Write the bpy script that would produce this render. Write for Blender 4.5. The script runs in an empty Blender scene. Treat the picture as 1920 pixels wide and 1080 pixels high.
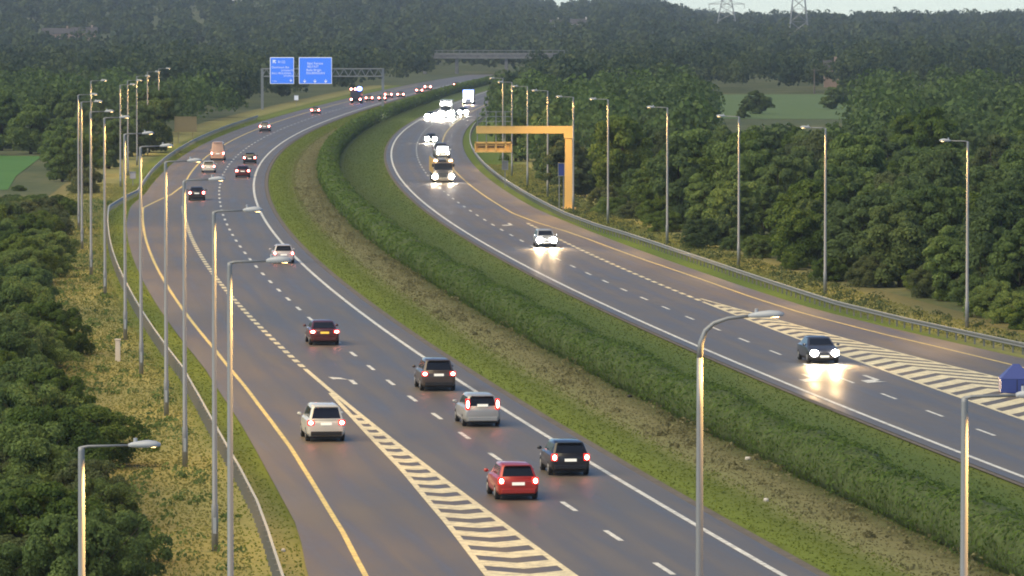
import bpy, math, random
import numpy as np
from mathutils import Vector, Matrix
S = bpy.context.scene
C = S.collection
R = math.radians
PI = math.pi
random.seed(7)
rng = np.random.default_rng(11)

# ------------------------------------------------------------------ camera, sky, sun, exposure
FPX, HC, HY = 9750.0, 20.0, 30.0           # focal length in px of a 1920 px wide frame, camera height, horizon row
cam = bpy.data.cameras.new('camera'); co = bpy.data.objects.new('camera', cam); C.objects.link(co)
cam.sensor_width = 36.0; cam.lens = FPX / 1920 * 36.0
cam.clip_start = 1.0; cam.clip_end = 30000
PITCH = math.atan((540 - HY) / FPX)
co.location = (0, 0, HC); co.rotation_euler = (PI / 2 - PITCH, 0, 0)
S.camera = co

W = bpy.data.worlds.new('World'); S.world = W; W.use_nodes = True
nt = W.node_tree; bg = nt.nodes['Background']
sky = nt.nodes.new('ShaderNodeTexSky'); sky.sky_type = 'NISHITA'; sky.sun_disc = False
SUN_EL, SUN_ROT = R(24), R(-120)
sky.sun_elevation = SUN_EL; sky.sun_rotation = SUN_ROT; sky.air_density = 0.7; sky.dust_density = 0.0; sky.ozone_density = 3.6
nt.links.new(sky.outputs[0], bg.inputs[0]); bg.inputs[1].default_value = 0.072
sd = bpy.data.lights.new('sun', 'SUN'); so = bpy.data.objects.new('sun', sd); C.objects.link(so)
sd.energy = 1.9; sd.angle = R(70); sd.color = (1.0, 0.85, 0.52)
sdir = Vector((math.sin(SUN_ROT) * math.cos(R(50)), math.cos(SUN_ROT) * math.cos(R(50)), math.sin(R(50))))
so.rotation_euler = sdir.to_track_quat('Z', 'Y').to_euler()
S.view_settings.view_transform = 'Standard'; S.view_settings.look = 'None'
S.view_settings.exposure = 1.2; S.view_settings.gamma = 1.0
cy = S.cycles
cy.use_denoising = True; cy.max_bounces = 6; cy.diffuse_bounces = 4; cy.glossy_bounces = 2
cy.transparent_max_bounces = 4; cy.volume_bounces = 0; cy.sample_clamp_indirect = 3
cy.filter_width = 1.9; cy.use_light_tree = True
cy.volume_step_rate = 10; cy.volume_max_steps = 32

# ------------------------------------------------------------------ helpers
def un(x, y, z=0.0):
    """pixel of the photograph -> point on the horizontal plane at height z"""
    a = (x - 960) / FPX; b = (540 - y) / FPX
    dy = math.cos(PITCH) + b * math.sin(PITCH); dz = -math.sin(PITCH) + b * math.cos(PITCH)
    k = (z - HC) / dz
    return a * k, dy * k

def tag(o, label=None, cat=None, group=None, kind=None):
    if label: o['label'] = label
    if cat: o['category'] = cat
    if group: o['group'] = group
    if kind: o['kind'] = kind
    return o

def empty(name, loc=(0, 0, 0), rz=0.0):
    o = bpy.data.objects.new(name, None); C.objects.link(o)
    o.location = loc; o.rotation_euler = (0, 0, rz); o.empty_display_size = 0.2
    return o

def copy_tree(o, parent=None):
    c = o.copy(); C.objects.link(c); c.parent = parent
    for ch in list(o.children): copy_tree(ch, c)
    return c

class MB:
    def __init__(s): s.v = []; s.f = []; s.m = []
    def add(s, vs, fs, mi=0):
        n = len(s.v); s.v += [tuple(v) for v in vs]; s.f += [tuple(i + n for i in f) for f in fs]; s.m += [mi] * len(fs)
        return s
    def box(s, c, d, mi=0, rz=0.0, top=None):
        """centre c, size d; top = (sx, sy) scale of the top face"""
        x, y, z = [k / 2 for k in d]; tx, ty = top or (1, 1)
        p = [(-x, -y, -z), (x, -y, -z), (x, y, -z), (-x, y, -z), (-x * tx, -y * ty, z), (x * tx, -y * ty, z), (x * tx, y * ty, z), (-x * tx, y * ty, z)]
        ca, sa = math.cos(rz), math.sin(rz)
        p = [(c[0] + a * ca - b * sa, c[1] + a * sa + b * ca, c[2] + h) for a, b, h in p]
        return s.add(p, [(0, 3, 2, 1), (4, 5, 6, 7), (0, 1, 5, 4), (1, 2, 6, 5), (2, 3, 7, 6), (3, 0, 4, 7)], mi)
    def tube(s, pts, rad, n=8, mi=0, cap=True):
        pts = [Vector(p) for p in pts]
        if not hasattr(rad, '__len__'): rad = [rad] * len(pts)
        vs = []; fs = []
        for i, p in enumerate(pts):
            d = (pts[min(i + 1, len(pts) - 1)] - pts[max(i - 1, 0)]).normalized()
            u = d.cross(Vector((0, 1, 0)) if abs(d.y) < 0.9 else Vector((1, 0, 0))).normalized(); w = d.cross(u)
            for k in range(n):
                a = 2 * PI * k / n; vs.append(p + (u * math.cos(a) + w * math.sin(a)) * rad[i])
        for i in range(len(pts) - 1):
            for k in range(n):
                a, b = i * n + k, i * n + (k + 1) % n; fs.append((a, b, b + n, a + n))
        if cap: fs.append(tuple(range(n))[::-1]); fs.append(tuple((len(pts) - 1) * n + k for k in range(n)))
        return s.add(vs, fs, mi)
    def ell(s, c, r, n=8, m=5, mi=0):
        vs = [(c[0], c[1], c[2] - r[2])]; fs = []
        for j in range(1, m):
            t = -PI / 2 + PI * j / m
            for k in range(n):
                a = 2 * PI * k / n; vs.append((c[0] + r[0] * math.cos(t) * math.cos(a), c[1] + r[1] * math.cos(t) * math.sin(a), c[2] + r[2] * math.sin(t)))
        vs.append((c[0], c[1], c[2] + r[2])); L = len(vs) - 1
        for k in range(n):
            fs.append((0, 1 + (k + 1) % n, 1 + k)); fs.append((L, L - n + k, L - n + (k + 1) % n))
            for j in range(m - 2): a = 1 + j * n; fs.append((a + k, a + (k + 1) % n, a + n + (k + 1) % n, a + n + k))
        return s.add(vs, fs, mi)
    def loft(s, rings, mi=0, cap=True):
        n = len(rings[0]); vs = [p for r in rings for p in r]; fs = []
        for i in range(len(rings) - 1):
            for k in range(n):
                a, b = i * n + k, i * n + (k + 1) % n; fs.append((a, b, b + n, a + n))
        if cap: fs.append(tuple(range(n))[::-1]); fs.append(tuple((len(rings) - 1) * n + k for k in range(n)))
        return s.add(vs, fs, mi)
    def build(s, name, mats, parent=None, smooth=False, bevel=0):
        me = bpy.data.meshes.new(name); me.from_pydata(s.v, [], s.f)
        if not isinstance(mats, (list, tuple)): mats = [mats]
        for m in mats: me.materials.append(m)
        if len(mats) > 1: me.polygons.foreach_set('material_index', s.m)
        if smooth: me.polygons.foreach_set('use_smooth', [True] * len(s.f))
        me.update()
        o = bpy.data.objects.new(name, me); C.objects.link(o); o.parent = parent
        if bevel:
            b = o.modifiers.new('bevel', 'BEVEL'); b.width = bevel; b.segments = 2; b.limit_method = 'ANGLE'; b.angle_limit = R(28)
        return o

# ------------------------------------------------------------------ materials
def mat(name, col, rough=0.6, metal=0.0, emit=None, estr=0.0, spec=0.5, coat=0.0):
    m = bpy.data.materials.new(name); m.use_nodes = True; p = m.node_tree.nodes['Principled BSDF']
    p.inputs['Base Color'].default_value = (*col, 1); p.inputs['Roughness'].default_value = rough
    p.inputs['Metallic'].default_value = metal; p.inputs['Specular IOR Level'].default_value = spec
    p.inputs['Coat Weight'].default_value = coat
    if emit: p.inputs['Emission Color'].default_value = (*emit, 1); p.inputs['Emission Strength'].default_value = estr
    return m

def nodes_of(m): return m.node_tree.nodes, m.node_tree.links, m.node_tree.nodes['Principled BSDF']

def noise_node(N, L, vec, scale, detail=4, rough=0.55):
    n = N.new('ShaderNodeTexNoise'); n.inputs['Scale'].default_value = scale; n.inputs['Detail'].default_value = detail
    n.inputs['Roughness'].default_value = rough
    if vec is not None: L.new(vec, n.inputs['Vector'])
    return n.outputs['Fac']

def ramp(N, L, fac, stops):
    r = N.new('ShaderNodeValToRGB'); e = r.color_ramp.elements
    e[0].position, e[0].color = stops[0][0], (*stops[0][1], 1)
    e[1].position, e[1].color = stops[1][0], (*stops[1][1], 1)
    for p, c in stops[2:]:
        k = e.new(p); k.color = (*c, 1)
    L.new(fac, r.inputs[0]); return r.outputs[0]

def mix(N, L, fac, a, b, mode='MIX'):
    m = N.new('ShaderNodeMix'); m.data_type = 'RGBA'; m.blend_type = mode
    for sock, v in ((m.inputs[0], fac), (m.inputs[6], a), (m.inputs[7], b)):
        if isinstance(v, (int, float)): sock.default_value = v
        elif isinstance(v, tuple): sock.default_value = (*v, 1)
        else: L.new(v, sock)
    return m.outputs[2]

def mth(N, L, op, a, b=0.0, c=None):
    m = N.new('ShaderNodeMath'); m.operation = op
    for i, v in enumerate((a, b, c)):
        if v is None: continue
        if isinstance(v, (int, float)): m.inputs[i].default_value = v
        else: L.new(v, m.inputs[i])
    return m.outputs[0]

def bump(N, L, p, h, dist, strength=1.0):
    b = N.new('ShaderNodeBump'); b.inputs['Distance'].default_value = dist; b.inputs['Strength'].default_value = strength
    L.new(h, b.inputs['Height']); L.new(b.outputs[0], p.inputs['Normal'])

def noisy(name, stops, scale, rough=0.9, detail=5, bumpd=0.0, scale2=None, obj=False, spec=0.3):
    m = mat(name, (0.5, 0.5, 0.5), rough, spec=spec); N, L, p = nodes_of(m)
    tc = N.new('ShaderNodeTexCoord'); v = tc.outputs['Object' if obj else 'Object']
    f = noise_node(N, L, v, scale, detail, 0.65)
    if scale2:
        f2 = noise_node(N, L, v, scale2, 3); f = mth(N, L, 'MULTIPLY_ADD', f2, 0.5, mth(N, L, 'MULTIPLY', f, 0.5))
    L.new(ramp(N, L, f, stops), p.inputs['Base Color'])
    if bumpd: bump(N, L, p, f, bumpd)
    return m

def foliage(name, cols, rough=0.75):
    """leaf colour from a per-leaf random and a soft clump noise"""
    m = mat(name, cols[0], rough, spec=0.25); N, L, p = nodes_of(m)
    g = N.new('ShaderNodeNewGeometry'); oi = N.new('ShaderNodeObjectInfo'); tc = N.new('ShaderNodeTexCoord')
    nf = noise_node(N, L, tc.outputs['Object'], 0.55, 3)
    a = mth(N, L, 'MULTIPLY', g.outputs['Random Per Island'], 0.28)
    a = mth(N, L, 'MULTIPLY_ADD', nf, 0.85, a)
    a = mth(N, L, 'MULTIPLY_ADD', oi.outputs['Random'], 0.35, mth(N, L, 'SUBTRACT', a, 0.25))
    c = ramp(N, L, a, [(0.15, cols[0]), (0.85, cols[2]), (0.5, cols[1])])
    L.new(c, p.inputs['Base Color'])
    tr = N.new('ShaderNodeBsdfTranslucent'); L.new(c, tr.inputs[0])
    ms = N.new('ShaderNodeMixShader'); ms.inputs[0].default_value = 0.4
    L.new(p.outputs[0], ms.inputs[1]); L.new(tr.outputs[0], ms.inputs[2]); L.new(ms.outputs[0], N['Material Output'].inputs[0])
    return m

M = {}
M['steel'] = mat('galvanised_steel', (0.27, 0.28, 0.30), 0.55, 0.3)
M['rail_lit'] = mat('rail_steel_lit', (0.42, 0.42, 0.40), 0.6)  # paler copy of the rail steel: light on the upper lip, put into the colour
M['rail'] = mat('rail_steel', (0.22, 0.22, 0.21), 0.5, 0.3)
M['lantern'] = mat('lantern_shell', (0.42, 0.44, 0.49), 0.45)
M['lens'] = mat('lamp_lens', (0.9, 0.8, 0.6), 0.4, emit=(1.0, 0.62, 0.22), estr=9)
M['rubber'] = mat('tyre_rubber', (0.012, 0.012, 0.012), 0.8)
M['rim'] = mat('wheel_rim', (0.35, 0.35, 0.36), 0.4, 0.6)
M['glass'] = mat('car_glass', (0.012, 0.014, 0.02), 0.12, spec=0.6)
M['trim'] = mat('black_trim', (0.015, 0.015, 0.017), 0.55)
M['tail_core'] = mat('tail_lamp_lit', (0.6, 0.02, 0.02), 0.4, emit=(1.0, 0.28, 0.22), estr=16)
M['tail_red'] = mat('tail_lamp_red', (0.45, 0.01, 0.01), 0.35, emit=(1.0, 0.03, 0.02), estr=0.55)
M['head_core'] = mat('headlamp_lit', (0.9, 0.9, 0.9), 0.3, emit=(1.0, 0.94, 0.8), estr=90)
M['head_glass'] = mat('headlamp_glass', (0.6, 0.6, 0.62), 0.2, emit=(1.0, 0.9, 0.7), estr=1.5)
M['head_off'] = mat('headlamp_unlit', (0.5, 0.5, 0.52), 0.2)
M['white_plate'] = mat('white_plate', (0.75, 0.75, 0.7), 0.4, emit=(1, 0.93, 0.75), estr=0.25)
M['yellow_plate'] = mat('yellow_plate', (0.75, 0.5, 0.05), 0.4, emit=(1, 0.6, 0.08), estr=0.35)
M['beacon_blue'] = mat('beacon_blue', (0.05, 0.08, 0.8), 0.3, emit=(0.12, 0.2, 1.0), estr=9)
M['marker_amber'] = mat('marker_amber', (0.8, 0.4, 0.05), 0.3, emit=(1.0, 0.6, 0.3), estr=14)
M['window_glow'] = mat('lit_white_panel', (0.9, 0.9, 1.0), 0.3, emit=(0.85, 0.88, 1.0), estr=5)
M['sign_blue'] = mat('sign_blue', (0.03, 0.13, 0.52), 0.35, emit=(0.04, 0.16, 0.72), estr=0.42)  # faint glow added to the sign face to strengthen the blue
M['sign_white'] = mat('sign_white', (0.75, 0.77, 0.82), 0.35, emit=(0.7, 0.75, 0.95), estr=0.16)  # weak added glow here too, for lettering and borders
M['sign_pale'] = mat('sign_pale', (0.32, 0.34, 0.45), 0.5)
M['sign_back'] = mat('sign_back_grey', (0.16, 0.165, 0.18), 0.6)
M['sign_brown'] = mat('sign_back_brown', (0.24, 0.20, 0.11), 0.7)
M['gantry_grey'] = mat('gantry_grey', (0.24, 0.26, 0.29), 0.55, 0.2)
M['gantry_buff'] = mat('gantry_buff', (0.70, 0.47, 0.17), 0.6)  # buff paint with sodium lamplight yellow mixed into its colour
M['blue_paint'] = mat('blue_paint', (0.035, 0.06, 0.26), 0.5)
M['bark'] = noisy('bark', [(0.3, (0.03, 0.024, 0.018)), (0.7, (0.09, 0.075, 0.055))], 6, 0.95)
M['concrete'] = noisy('bridge_concrete', [(0.35, (0.17, 0.17, 0.18)), (0.65, (0.25, 0.25, 0.25))], 0.8, 0.85)
M['render_wall'] = noisy('rendered_wall', [(0.3, (0.55, 0.52, 0.5)), (0.7, (0.66, 0.62, 0.6))], 0.8, 0.85)
M['slate'] = noisy('slate_roof', [(0.3, (0.05, 0.05, 0.06)), (0.7, (0.09, 0.09, 0.1))], 2, 0.7)
M['clay'] = noisy('clay_render', [(0.3, (0.34, 0.25, 0.2)), (0.7, (0.42, 0.3, 0.25))], 0.8, 0.85)

# asphalt: slip and exit lanes carry painted lamplight, with faint wheel tracks and blotches; UV x = metres across, y = metres along
def asphalt(name, c0, c1):
    m = mat(name, c0, 0.5, spec=0.5); N, L, p = nodes_of(m)
    uv = N.new('ShaderNodeUVMap'); mp = N.new('ShaderNodeMapping'); L.new(uv.outputs[0], mp.inputs[0])
    mp.inputs['Scale'].default_value = (1.0, 0.035, 1)
    streak = noise_node(N, L, mp.outputs[0], 1.6, 5, 0.6)
    tc = N.new('ShaderNodeTexCoord'); blot = noise_node(N, L, tc.outputs['Object'], 0.09, 3); fine = noise_node(N, L, tc.outputs['Object'], 3.5, 3, 0.7)
    sxy = N.new('ShaderNodeSeparateXYZ'); L.new(uv.outputs[0], sxy.inputs[0])
    trk = mth(N, L, 'MULTIPLY', mth(N, L, 'SINE', mth(N, L, 'MULTIPLY', sxy.outputs[0], 2 * PI / 1.88)), 0.06)
    f = mth(N, L, 'MULTIPLY_ADD', streak, 0.5, mth(N, L, 'MULTIPLY_ADD', blot, 0.35, mth(N, L, 'MULTIPLY_ADD', fine, 0.2, trk)))
    L.new(ramp(N, L, f, [(0.38, c0), (0.66, c1)]), p.inputs['Base Color'])
    rr = N.new('ShaderNodeMapRange'); L.new(f, rr.inputs[0]); rr.inputs[1].default_value = 0.35; rr.inputs[2].default_value = 0.7
    rr.inputs[3].default_value = 0.42; rr.inputs[4].default_value = 0.6; L.new(rr.outputs[0], p.inputs['Roughness'])
    bump(N, L, p, fine, 0.006, 0.6)
    return m
M['asphalt'] = asphalt('asphalt', (0.088, 0.075, 0.061), (0.136, 0.117, 0.098))
M['asphalt_lamplit'] = asphalt('asphalt_lamplit', (0.098, 0.078, 0.056), (0.146, 0.118, 0.088))  # warm lamplight on the outer lanes, put into a browner base colour
def paint(name, col, worn):
    m = mat(name, col, 0.55); N, L, p = nodes_of(m); tc = N.new('ShaderNodeTexCoord')
    f = noise_node(N, L, tc.outputs['Object'], 2.2, 5, 0.7)
    L.new(ramp(N, L, f, [(0.36, worn), (0.58, col)]), p.inputs['Base Color']); return m
M['white_line'] = paint('white_road_paint', (0.78, 0.77, 0.72), (0.45, 0.44, 0.41))
M['cream_line'] = paint('cream_road_paint', (0.82, 0.72, 0.46), (0.52, 0.45, 0.30))
M['yellow_line'] = paint('yellow_road_paint', (0.80, 0.62, 0.20), (0.5, 0.38, 0.15))
M['drain'] = noisy('concrete_drain', [(0.35, (0.11, 0.095, 0.08)), (0.7, (0.17, 0.145, 0.12))], 1.2, 0.85)

# ------------------------------------------------------------------ road alignment (surveyed from the photograph on the flat ground plane)
cL = [-34.408320, 70.777114, 52.819977, -161.499411, 37.180158]
cR = [2.964106, -24.042575, 134.990044, -189.574497, 57.980206]
def _tab():
    z = list(range(60, 1001, 20)); l = [float(np.polyval(cL, k / 1000)) for k in z]; r = [float(np.polyval(cR, k / 1000)) for k in z]
    for a, b in ((1075, -33.6), (1150, -31.4), (1250, -28.4), (1350, -24.9), (1450, -20.8), (1550, -15.9), (1650, -10.2), (1750, -3.6), (1850, 4.0), (2000, 17.0), (2200, 38.0)):
        z.append(a); l.append(b); r.append(b + 17.3)
    return np.array(z, float), np.array(l), np.array(r)
TZ, TL, TR = _tab()
# smooth the join
def smooth_lookup(T):
    zz = np.arange(60, 2201, 10.0); v = np.interp(zz, TZ, T)
    k = np.ones(9) / 9; w = np.convolve(np.pad(v, 4, mode='reflect', reflect_type='odd'), k, 'valid')
    return zz, w
ZZ, WL = smooth_lookup(TL); _, WR = smooth_lookup(TR)
def Lm(z): return float(np.interp(z, ZZ, WL)) if z >= 60 else WL[0] + (z - 60) * (WL[3] - WL[0]) / 30
def Rm(z): return float(np.interp(z, ZZ, WR)) if z >= 60 else WR[0] + (z - 60) * (WR[3] - WR[0]) / 30
def OFF(tab):
    zs, vs = zip(*tab); return lambda z: float(np.interp(z, zs, vs))
O = {
 'Ldash': OFF([(0, -3.85), (550, -3.9), (750, -4.2), (1100, -4.6)]),
 'Laux': OFF([(0, -7.4), (185, -7.45), (300, -7.7), (500, -7.75), (600, -8.0)]),
 'Lgl': OFF([(60, -16.2), (139, -12.6), (185, -10.5), (202, -9.7), (227, -8.8), (257, -8.15), (275, -7.8)]),
 'Lyel': OFF([(60, -21), (139, -17.2), (186, -14.8), (200, -14.1), (221, -13.3), (239, -12.7), (256, -12.35), (278, -12), (310, -11.8), (385, -11.8), (491, -11.9), (540, -12.0), (564, -10.4), (580, -9.3), (613, -8.2), (745, -8.4), (1000, -8.8)]),
 'Lpav': OFF([(60, -23.5), (139, -19.6), (185, -16.9), (201, -15.7), (217, -15.1), (238, -14.4), (256, -13.9), (294, -13.3), (501, -13.5), (545, -13.3), (584, -12.2), (646, -11.9), (1000, -11.9)]),
 'Lrail': OFF([(60, -25), (139, -20.5), (178, -18.4), (194, -17.5), (206, -16.9), (221, -16.4), (245, -15.8), (263, -15.4), (285, -15.0), (376, -15.0), (473, -15.2), (529, -15.4), (557, -14.1), (577, -13.0), (616, -12.9), (747, -13.3), (908, -14.0), (1010, -14.4)]),
 'Rdash': OFF([(0, 3.7), (2000, 3.65)]),
 'Raux': OFF([(0, 7.25), (2000, 7.35)]),
 'Rgl': OFF([(60, 24), (200, 17.5), (285, 12.5), (301, 11.3), (323, 10.0), (339, 9.2), (358, 8.1), (370, 7.4)]),
 'Ryel': OFF([(60, 32), (200, 22), (297, 15.4), (312, 14.4), (326, 13.3), (338, 12.6), (349, 12.0), (369, 11.55), (392, 11.35), (410, 11.0), (428, 10.6), (448, 10.2), (465, 9.9), (481, 9.4), (501, 8.3), (525, 7.6), (2000, 7.6)]),
 'Rpav': OFF([(60, 35), (200, 24.5), (301, 17.4), (330, 15.1), (353, 13.6), (380, 13.1), (540, 10.8), (2000, 10.6)]),
 'Rrail': OFF([(60, 36), (200, 25.5), (305, 18.2), (317, 17.2), (331, 16.0), (351, 14.8), (413, 14.2), (444, 13.7), (464, 13.2), (482, 12.4), (511, 11.8), (739, 11.9), (2000, 12)]),
}
def const(v): return lambda z: v
def rng_z(z0, z1, step=6.0):
    n = max(2, int(math.ceil((z1 - z0) / step)) + 1); return [z0 + (z1 - z0) * i / (n - 1) for i in range(n)]

def strip(name, base, a, b, z0, z1, h, m, step=6.0, kind='structure', parent=None, nx=1, hf=None):
    """sheet following the alignment between offsets a(z) and b(z); UV in metres"""
    zs = rng_z(z0, z1, step); vs = []; uv = []; fs = []
    for z in zs:
        A, B = a(z), b(z)
        for i in range(nx + 1):
            o = A + (B - A) * i / nx; vs.append((base(z) + o, z, h + (hf(o, z) if hf else 0))); uv.append((o, z))
    w = nx + 1
    for j in range(len(zs) - 1):
        for i in range(nx): k = j * w + i; fs.append((k, k + 1, k + 1 + w, k + w))
    me = bpy.data.meshes.new(name); me.from_pydata(vs, [], fs); me.materials.append(m)
    ul = me.uv_layers.new(name='UVMap')
    for lp in me.loops: ul.data[lp.index].uv = uv[lp.vertex_index]
    o = bpy.data.objects.new(name, me); C.objects.link(o); o.parent = parent
    if kind: o['kind'] = kind
    return o

# ------------------------------------------------------------------ terrain
def sst(a, b, x):
    t = min(1, max(0, (x - a) / (b - a))); return t * t * (3 - 2 * t)
def hill(x, y):
    if y < 1700: return 0.0
    A = float(np.interp(x / y * 4000, [-400, -60, -10, 40, 75, 110, 135, 170, 420], [38, 33, 26, 20, 25, 24, 15, 12.5, 12.5]))
    w = 2.5 * math.sin(x * 0.011 + 1) * math.sin(y * 0.0032)
    return (A + w) * sst(1700, 4000, y) + 6 * sst(4000, 9000, y)
def ground_mesh():
    ys = [-150, 0, 60] + list(range(100, 1701, 50)) + list(range(1800, 5001, 100)) + [5600, 6300, 7000]
    xs = [-3000, -1200, -700] + list(range(-500, 501, 25)) + [700, 1200, 3000]
    vs = [(x, y, hill(x, y)) for y in ys for x in xs]; w = len(xs)
    fs = [(j * w + i, j * w + i + 1, (j + 1) * w + i + 1, (j + 1) * w + i) for j in range(len(ys) - 1) for i in range(w - 1)]
    mb = MB().add(vs, fs)
    m = noisy('rough_ground', [(0.30, (0.040, 0.060, 0.022)), (0.5, (0.075, 0.095, 0.036)), (0.62, (0.13, 0.13, 0.06)), (0.75, (0.06, 0.085, 0.03))], 0.35, 0.95, 6, 0.05, scale2=0.03)
    o = mb.build('ground', m, smooth=True); tag(o, kind='structure')
ground_mesh()

def verge_mat(name, stops, warp=1.2, flecks=None):
    """colour by distance from the road edge (UV x, scaled 0..1 over the strip) broken up with noise"""
    m = mat(name, (0.1, 0.1, 0.05), 0.95, spec=0.2); N, L, p = nodes_of(m)
    uv = N.new('ShaderNodeUVMap'); sx = N.new('ShaderNodeSeparateXYZ'); L.new(uv.outputs[0], sx.inputs[0])
    tc = N.new('ShaderNodeTexCoord'); n1 = noise_node(N, L, tc.outputs['Object'], 0.35, 6, 0.7); n2 = noise_node(N, L, tc.outputs['Object'], 2.2, 5, 0.75)
    lo, hi = stops[0][0], stops[-1][0]
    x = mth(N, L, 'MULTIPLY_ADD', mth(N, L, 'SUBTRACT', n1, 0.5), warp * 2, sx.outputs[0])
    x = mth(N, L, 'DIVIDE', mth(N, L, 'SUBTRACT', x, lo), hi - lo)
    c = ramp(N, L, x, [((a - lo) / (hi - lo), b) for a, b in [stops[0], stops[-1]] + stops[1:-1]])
    k = ramp(N, L, n2, [(0.3, (0.76, 0.76, 0.74)), (0.7, (1.25, 1.25, 1.2))])
    c = mix(N, L, 1.0, c, k, 'MULTIPLY')
    if flecks:
        n3 = noise_node(N, L, tc.outputs['Object'], 1.1, 5, 0.75)
        c = mix(N, L, ramp(N, L, n3, [(0.56, (0, 0, 0)), (0.68, (1, 1, 1))]), c, flecks)
    L.new(c, p.inputs['Base Color']); bump(N, L, p, n2, 0.12, 0.8)
    return m
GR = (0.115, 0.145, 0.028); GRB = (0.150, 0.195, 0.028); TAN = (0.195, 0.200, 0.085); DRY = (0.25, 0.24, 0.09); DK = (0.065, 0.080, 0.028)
# central reserve, left verge, right verge
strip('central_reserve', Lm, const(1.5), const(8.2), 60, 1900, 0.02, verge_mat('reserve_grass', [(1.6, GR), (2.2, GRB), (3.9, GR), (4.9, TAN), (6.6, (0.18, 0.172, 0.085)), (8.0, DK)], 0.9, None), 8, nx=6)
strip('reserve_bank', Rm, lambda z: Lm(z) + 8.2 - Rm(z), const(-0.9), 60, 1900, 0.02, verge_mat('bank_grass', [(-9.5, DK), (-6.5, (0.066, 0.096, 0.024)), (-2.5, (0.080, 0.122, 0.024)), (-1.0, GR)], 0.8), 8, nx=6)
strip('left_verge', Lm, lambda z: O['Lpav'](z) - 10.5, lambda z: O['Lpav'](z) + 0.1, 60, 1500, 0.02, None or verge_mat('left_verge_grass', [(-27, DK), (-22.5, (0.17, 0.155, 0.065)), (-18.5, DRY), (-16.8, DRY), (-15.4, GR), (-14.2, GRB), (-12, GR)], 1.0, (0.12, 0.14, 0.05)), 8, nx=6)
strip('right_verge', Rm, lambda z: O['Rpav'](z) - 0.1, lambda z: O['Rpav'](z) + 9.5, 60, 1700, 0.02, verge_mat('right_verge_grass', [(10, GR), (12.5, (0.10, 0.155, 0.025)), (16.2, (0.11, 0.155, 0.028)), (18.4, DRY), (21.5, (0.13, 0.13, 0.06)), (27, (0.06, 0.06, 0.028))], 0.8), 8, nx=6)

# ------------------------------------------------------------------ road surfaces and markings
ROAD = 0.10
strip('left_carriageway', Lm, lambda z: O['Laux'](z) - 0.0, const(1.25), 60, 1900, ROAD, M['asphalt'], 8, nx=4)
strip('slip_lane', Lm, O['Lpav'], lambda z: O['Laux'](z), 60, 1900, ROAD, M['asphalt_lamplit'], 8, nx=3)
strip('edge_drain', Lm, const(1.25), const(1.7), 60, 1900, ROAD - 0.02, M['drain'], 8)
strip('right_carriageway', Rm, const(-0.75), lambda z: O['Raux'](z), 60, 1900, ROAD, M['asphalt'], 8, nx=4)
strip('exit_lane', Rm, lambda z: O['Raux'](z), O['Rpav'], 60, 1900, ROAD, M['asphalt_lamplit'], 8, nx=3)
strip('edge_drain', Rm, const(-1.05), const(-0.75), 60, 1900, ROAD - 0.02, M['drain'], 8)
mk = {}
def line(name, base, off, z0, z1, w, m, h=ROAD + 0.008):
    return strip(name, base, lambda z: off(z) - w / 2, lambda z: off(z) + w / 2, z0, z1, h, m, 5)
line('edge_line', Lm, const(0), 60, 1850, 0.24, M['white_line'])
line('edge_line', Rm, const(0), 60, 1850, 0.23, M['white_line'])
line('yellow_edge_line', Lm, O['Lyel'], 60, 1500, 0.21, M['yellow_line'])
line('yellow_edge_line', Rm, O['Ryel'], 60, 1500, 0.18, M['yellow_line'])
line('gore_line', Lm, O['Lgl'], 60, 274, 0.24, M['cream_line'], ROAD + 0.012)
line('gore_line', Lm, O['Laux'], 60, 293, 0.26, M['cream_line'])
line('gore_line', Rm, O['Rgl'], 60, 366, 0.22, M['cream_line'], ROAD + 0.012)
line('gore_line', Rm, O['Raux'], 60, 362, 0.22, M['cream_line'])
def dashes(name, base, off, z0, z1, module, length, w, m):
    mb = MB(); z = z0
    while z < z1:
        ps = []
        for k in range(3):
            q = z + length * k / 2; c = base(q) + off(q); ps += [(c - w / 2, q, ROAD + 0.008), (c + w / 2, q, ROAD + 0.008)]
        mb.add(ps, [(0, 1, 3, 2), (2, 3, 5, 4)]); z += module
    o = mb.build(name, m); tag(o, kind='structure'); return o
dashes('lane_dashes', Lm, O['Ldash'], 209.5 - 12 * 12, 1500, 11.92, 4, 0.22, M['white_line'])
dashes('lane_dashes', Rm, O['Rdash'], 258 - 11.8 * 16, 1500, 11.8, 4, 0.18, M['white_line'])
dashes('slip_dashes', Lm, O['Laux'], 294.5, 545, 4.05, 2.4, 0.34, M['cream_line'])
dashes('slip_dashes', Rm, O['Raux'], 363.5, 500, 4.05, 2.4, 0.32, M['cream_line'])
def chevrons(name, base, a, b, z0, z1, module, thick, slope, sgn):
    mb = MB(); z = z0; h = ROAD + 0.006
    while z < z1:
        ps = []; n = 6; xa, xb = base(z) + a(z), base(z) + b(z); wd = xb - xa
        if wd < 0.5: break
        zs = []
        for i in range(n + 1):
            t = i / n; d = sgn * slope * wd / 2 * (1 - abs(2 * t - 1))
            for q in (0, thick):
                zz = z + d + q; x = base(zz) + a(zz) + 0.05 + (b(zz) - a(zz) - 0.1) * t; ps.append((x, zz, h))
        mb.add(ps, [(2 * i, 2 * i + 2, 2 * i + 3, 2 * i + 1) for i in range(n)]); z += module
    o = mb.build(name, M['cream_line']); tag(o, kind='structure'); return o
chevrons('chevron_markings', Lm, O['Lgl'], O['Laux'], 144, 262, 3.65, 2.0, 0.8, -1)
chevrons('chevron_markings', Rm, O['Raux'], O['Rgl'], 200, 356, 3.7, 2.1, 1.7, 1)
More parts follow.
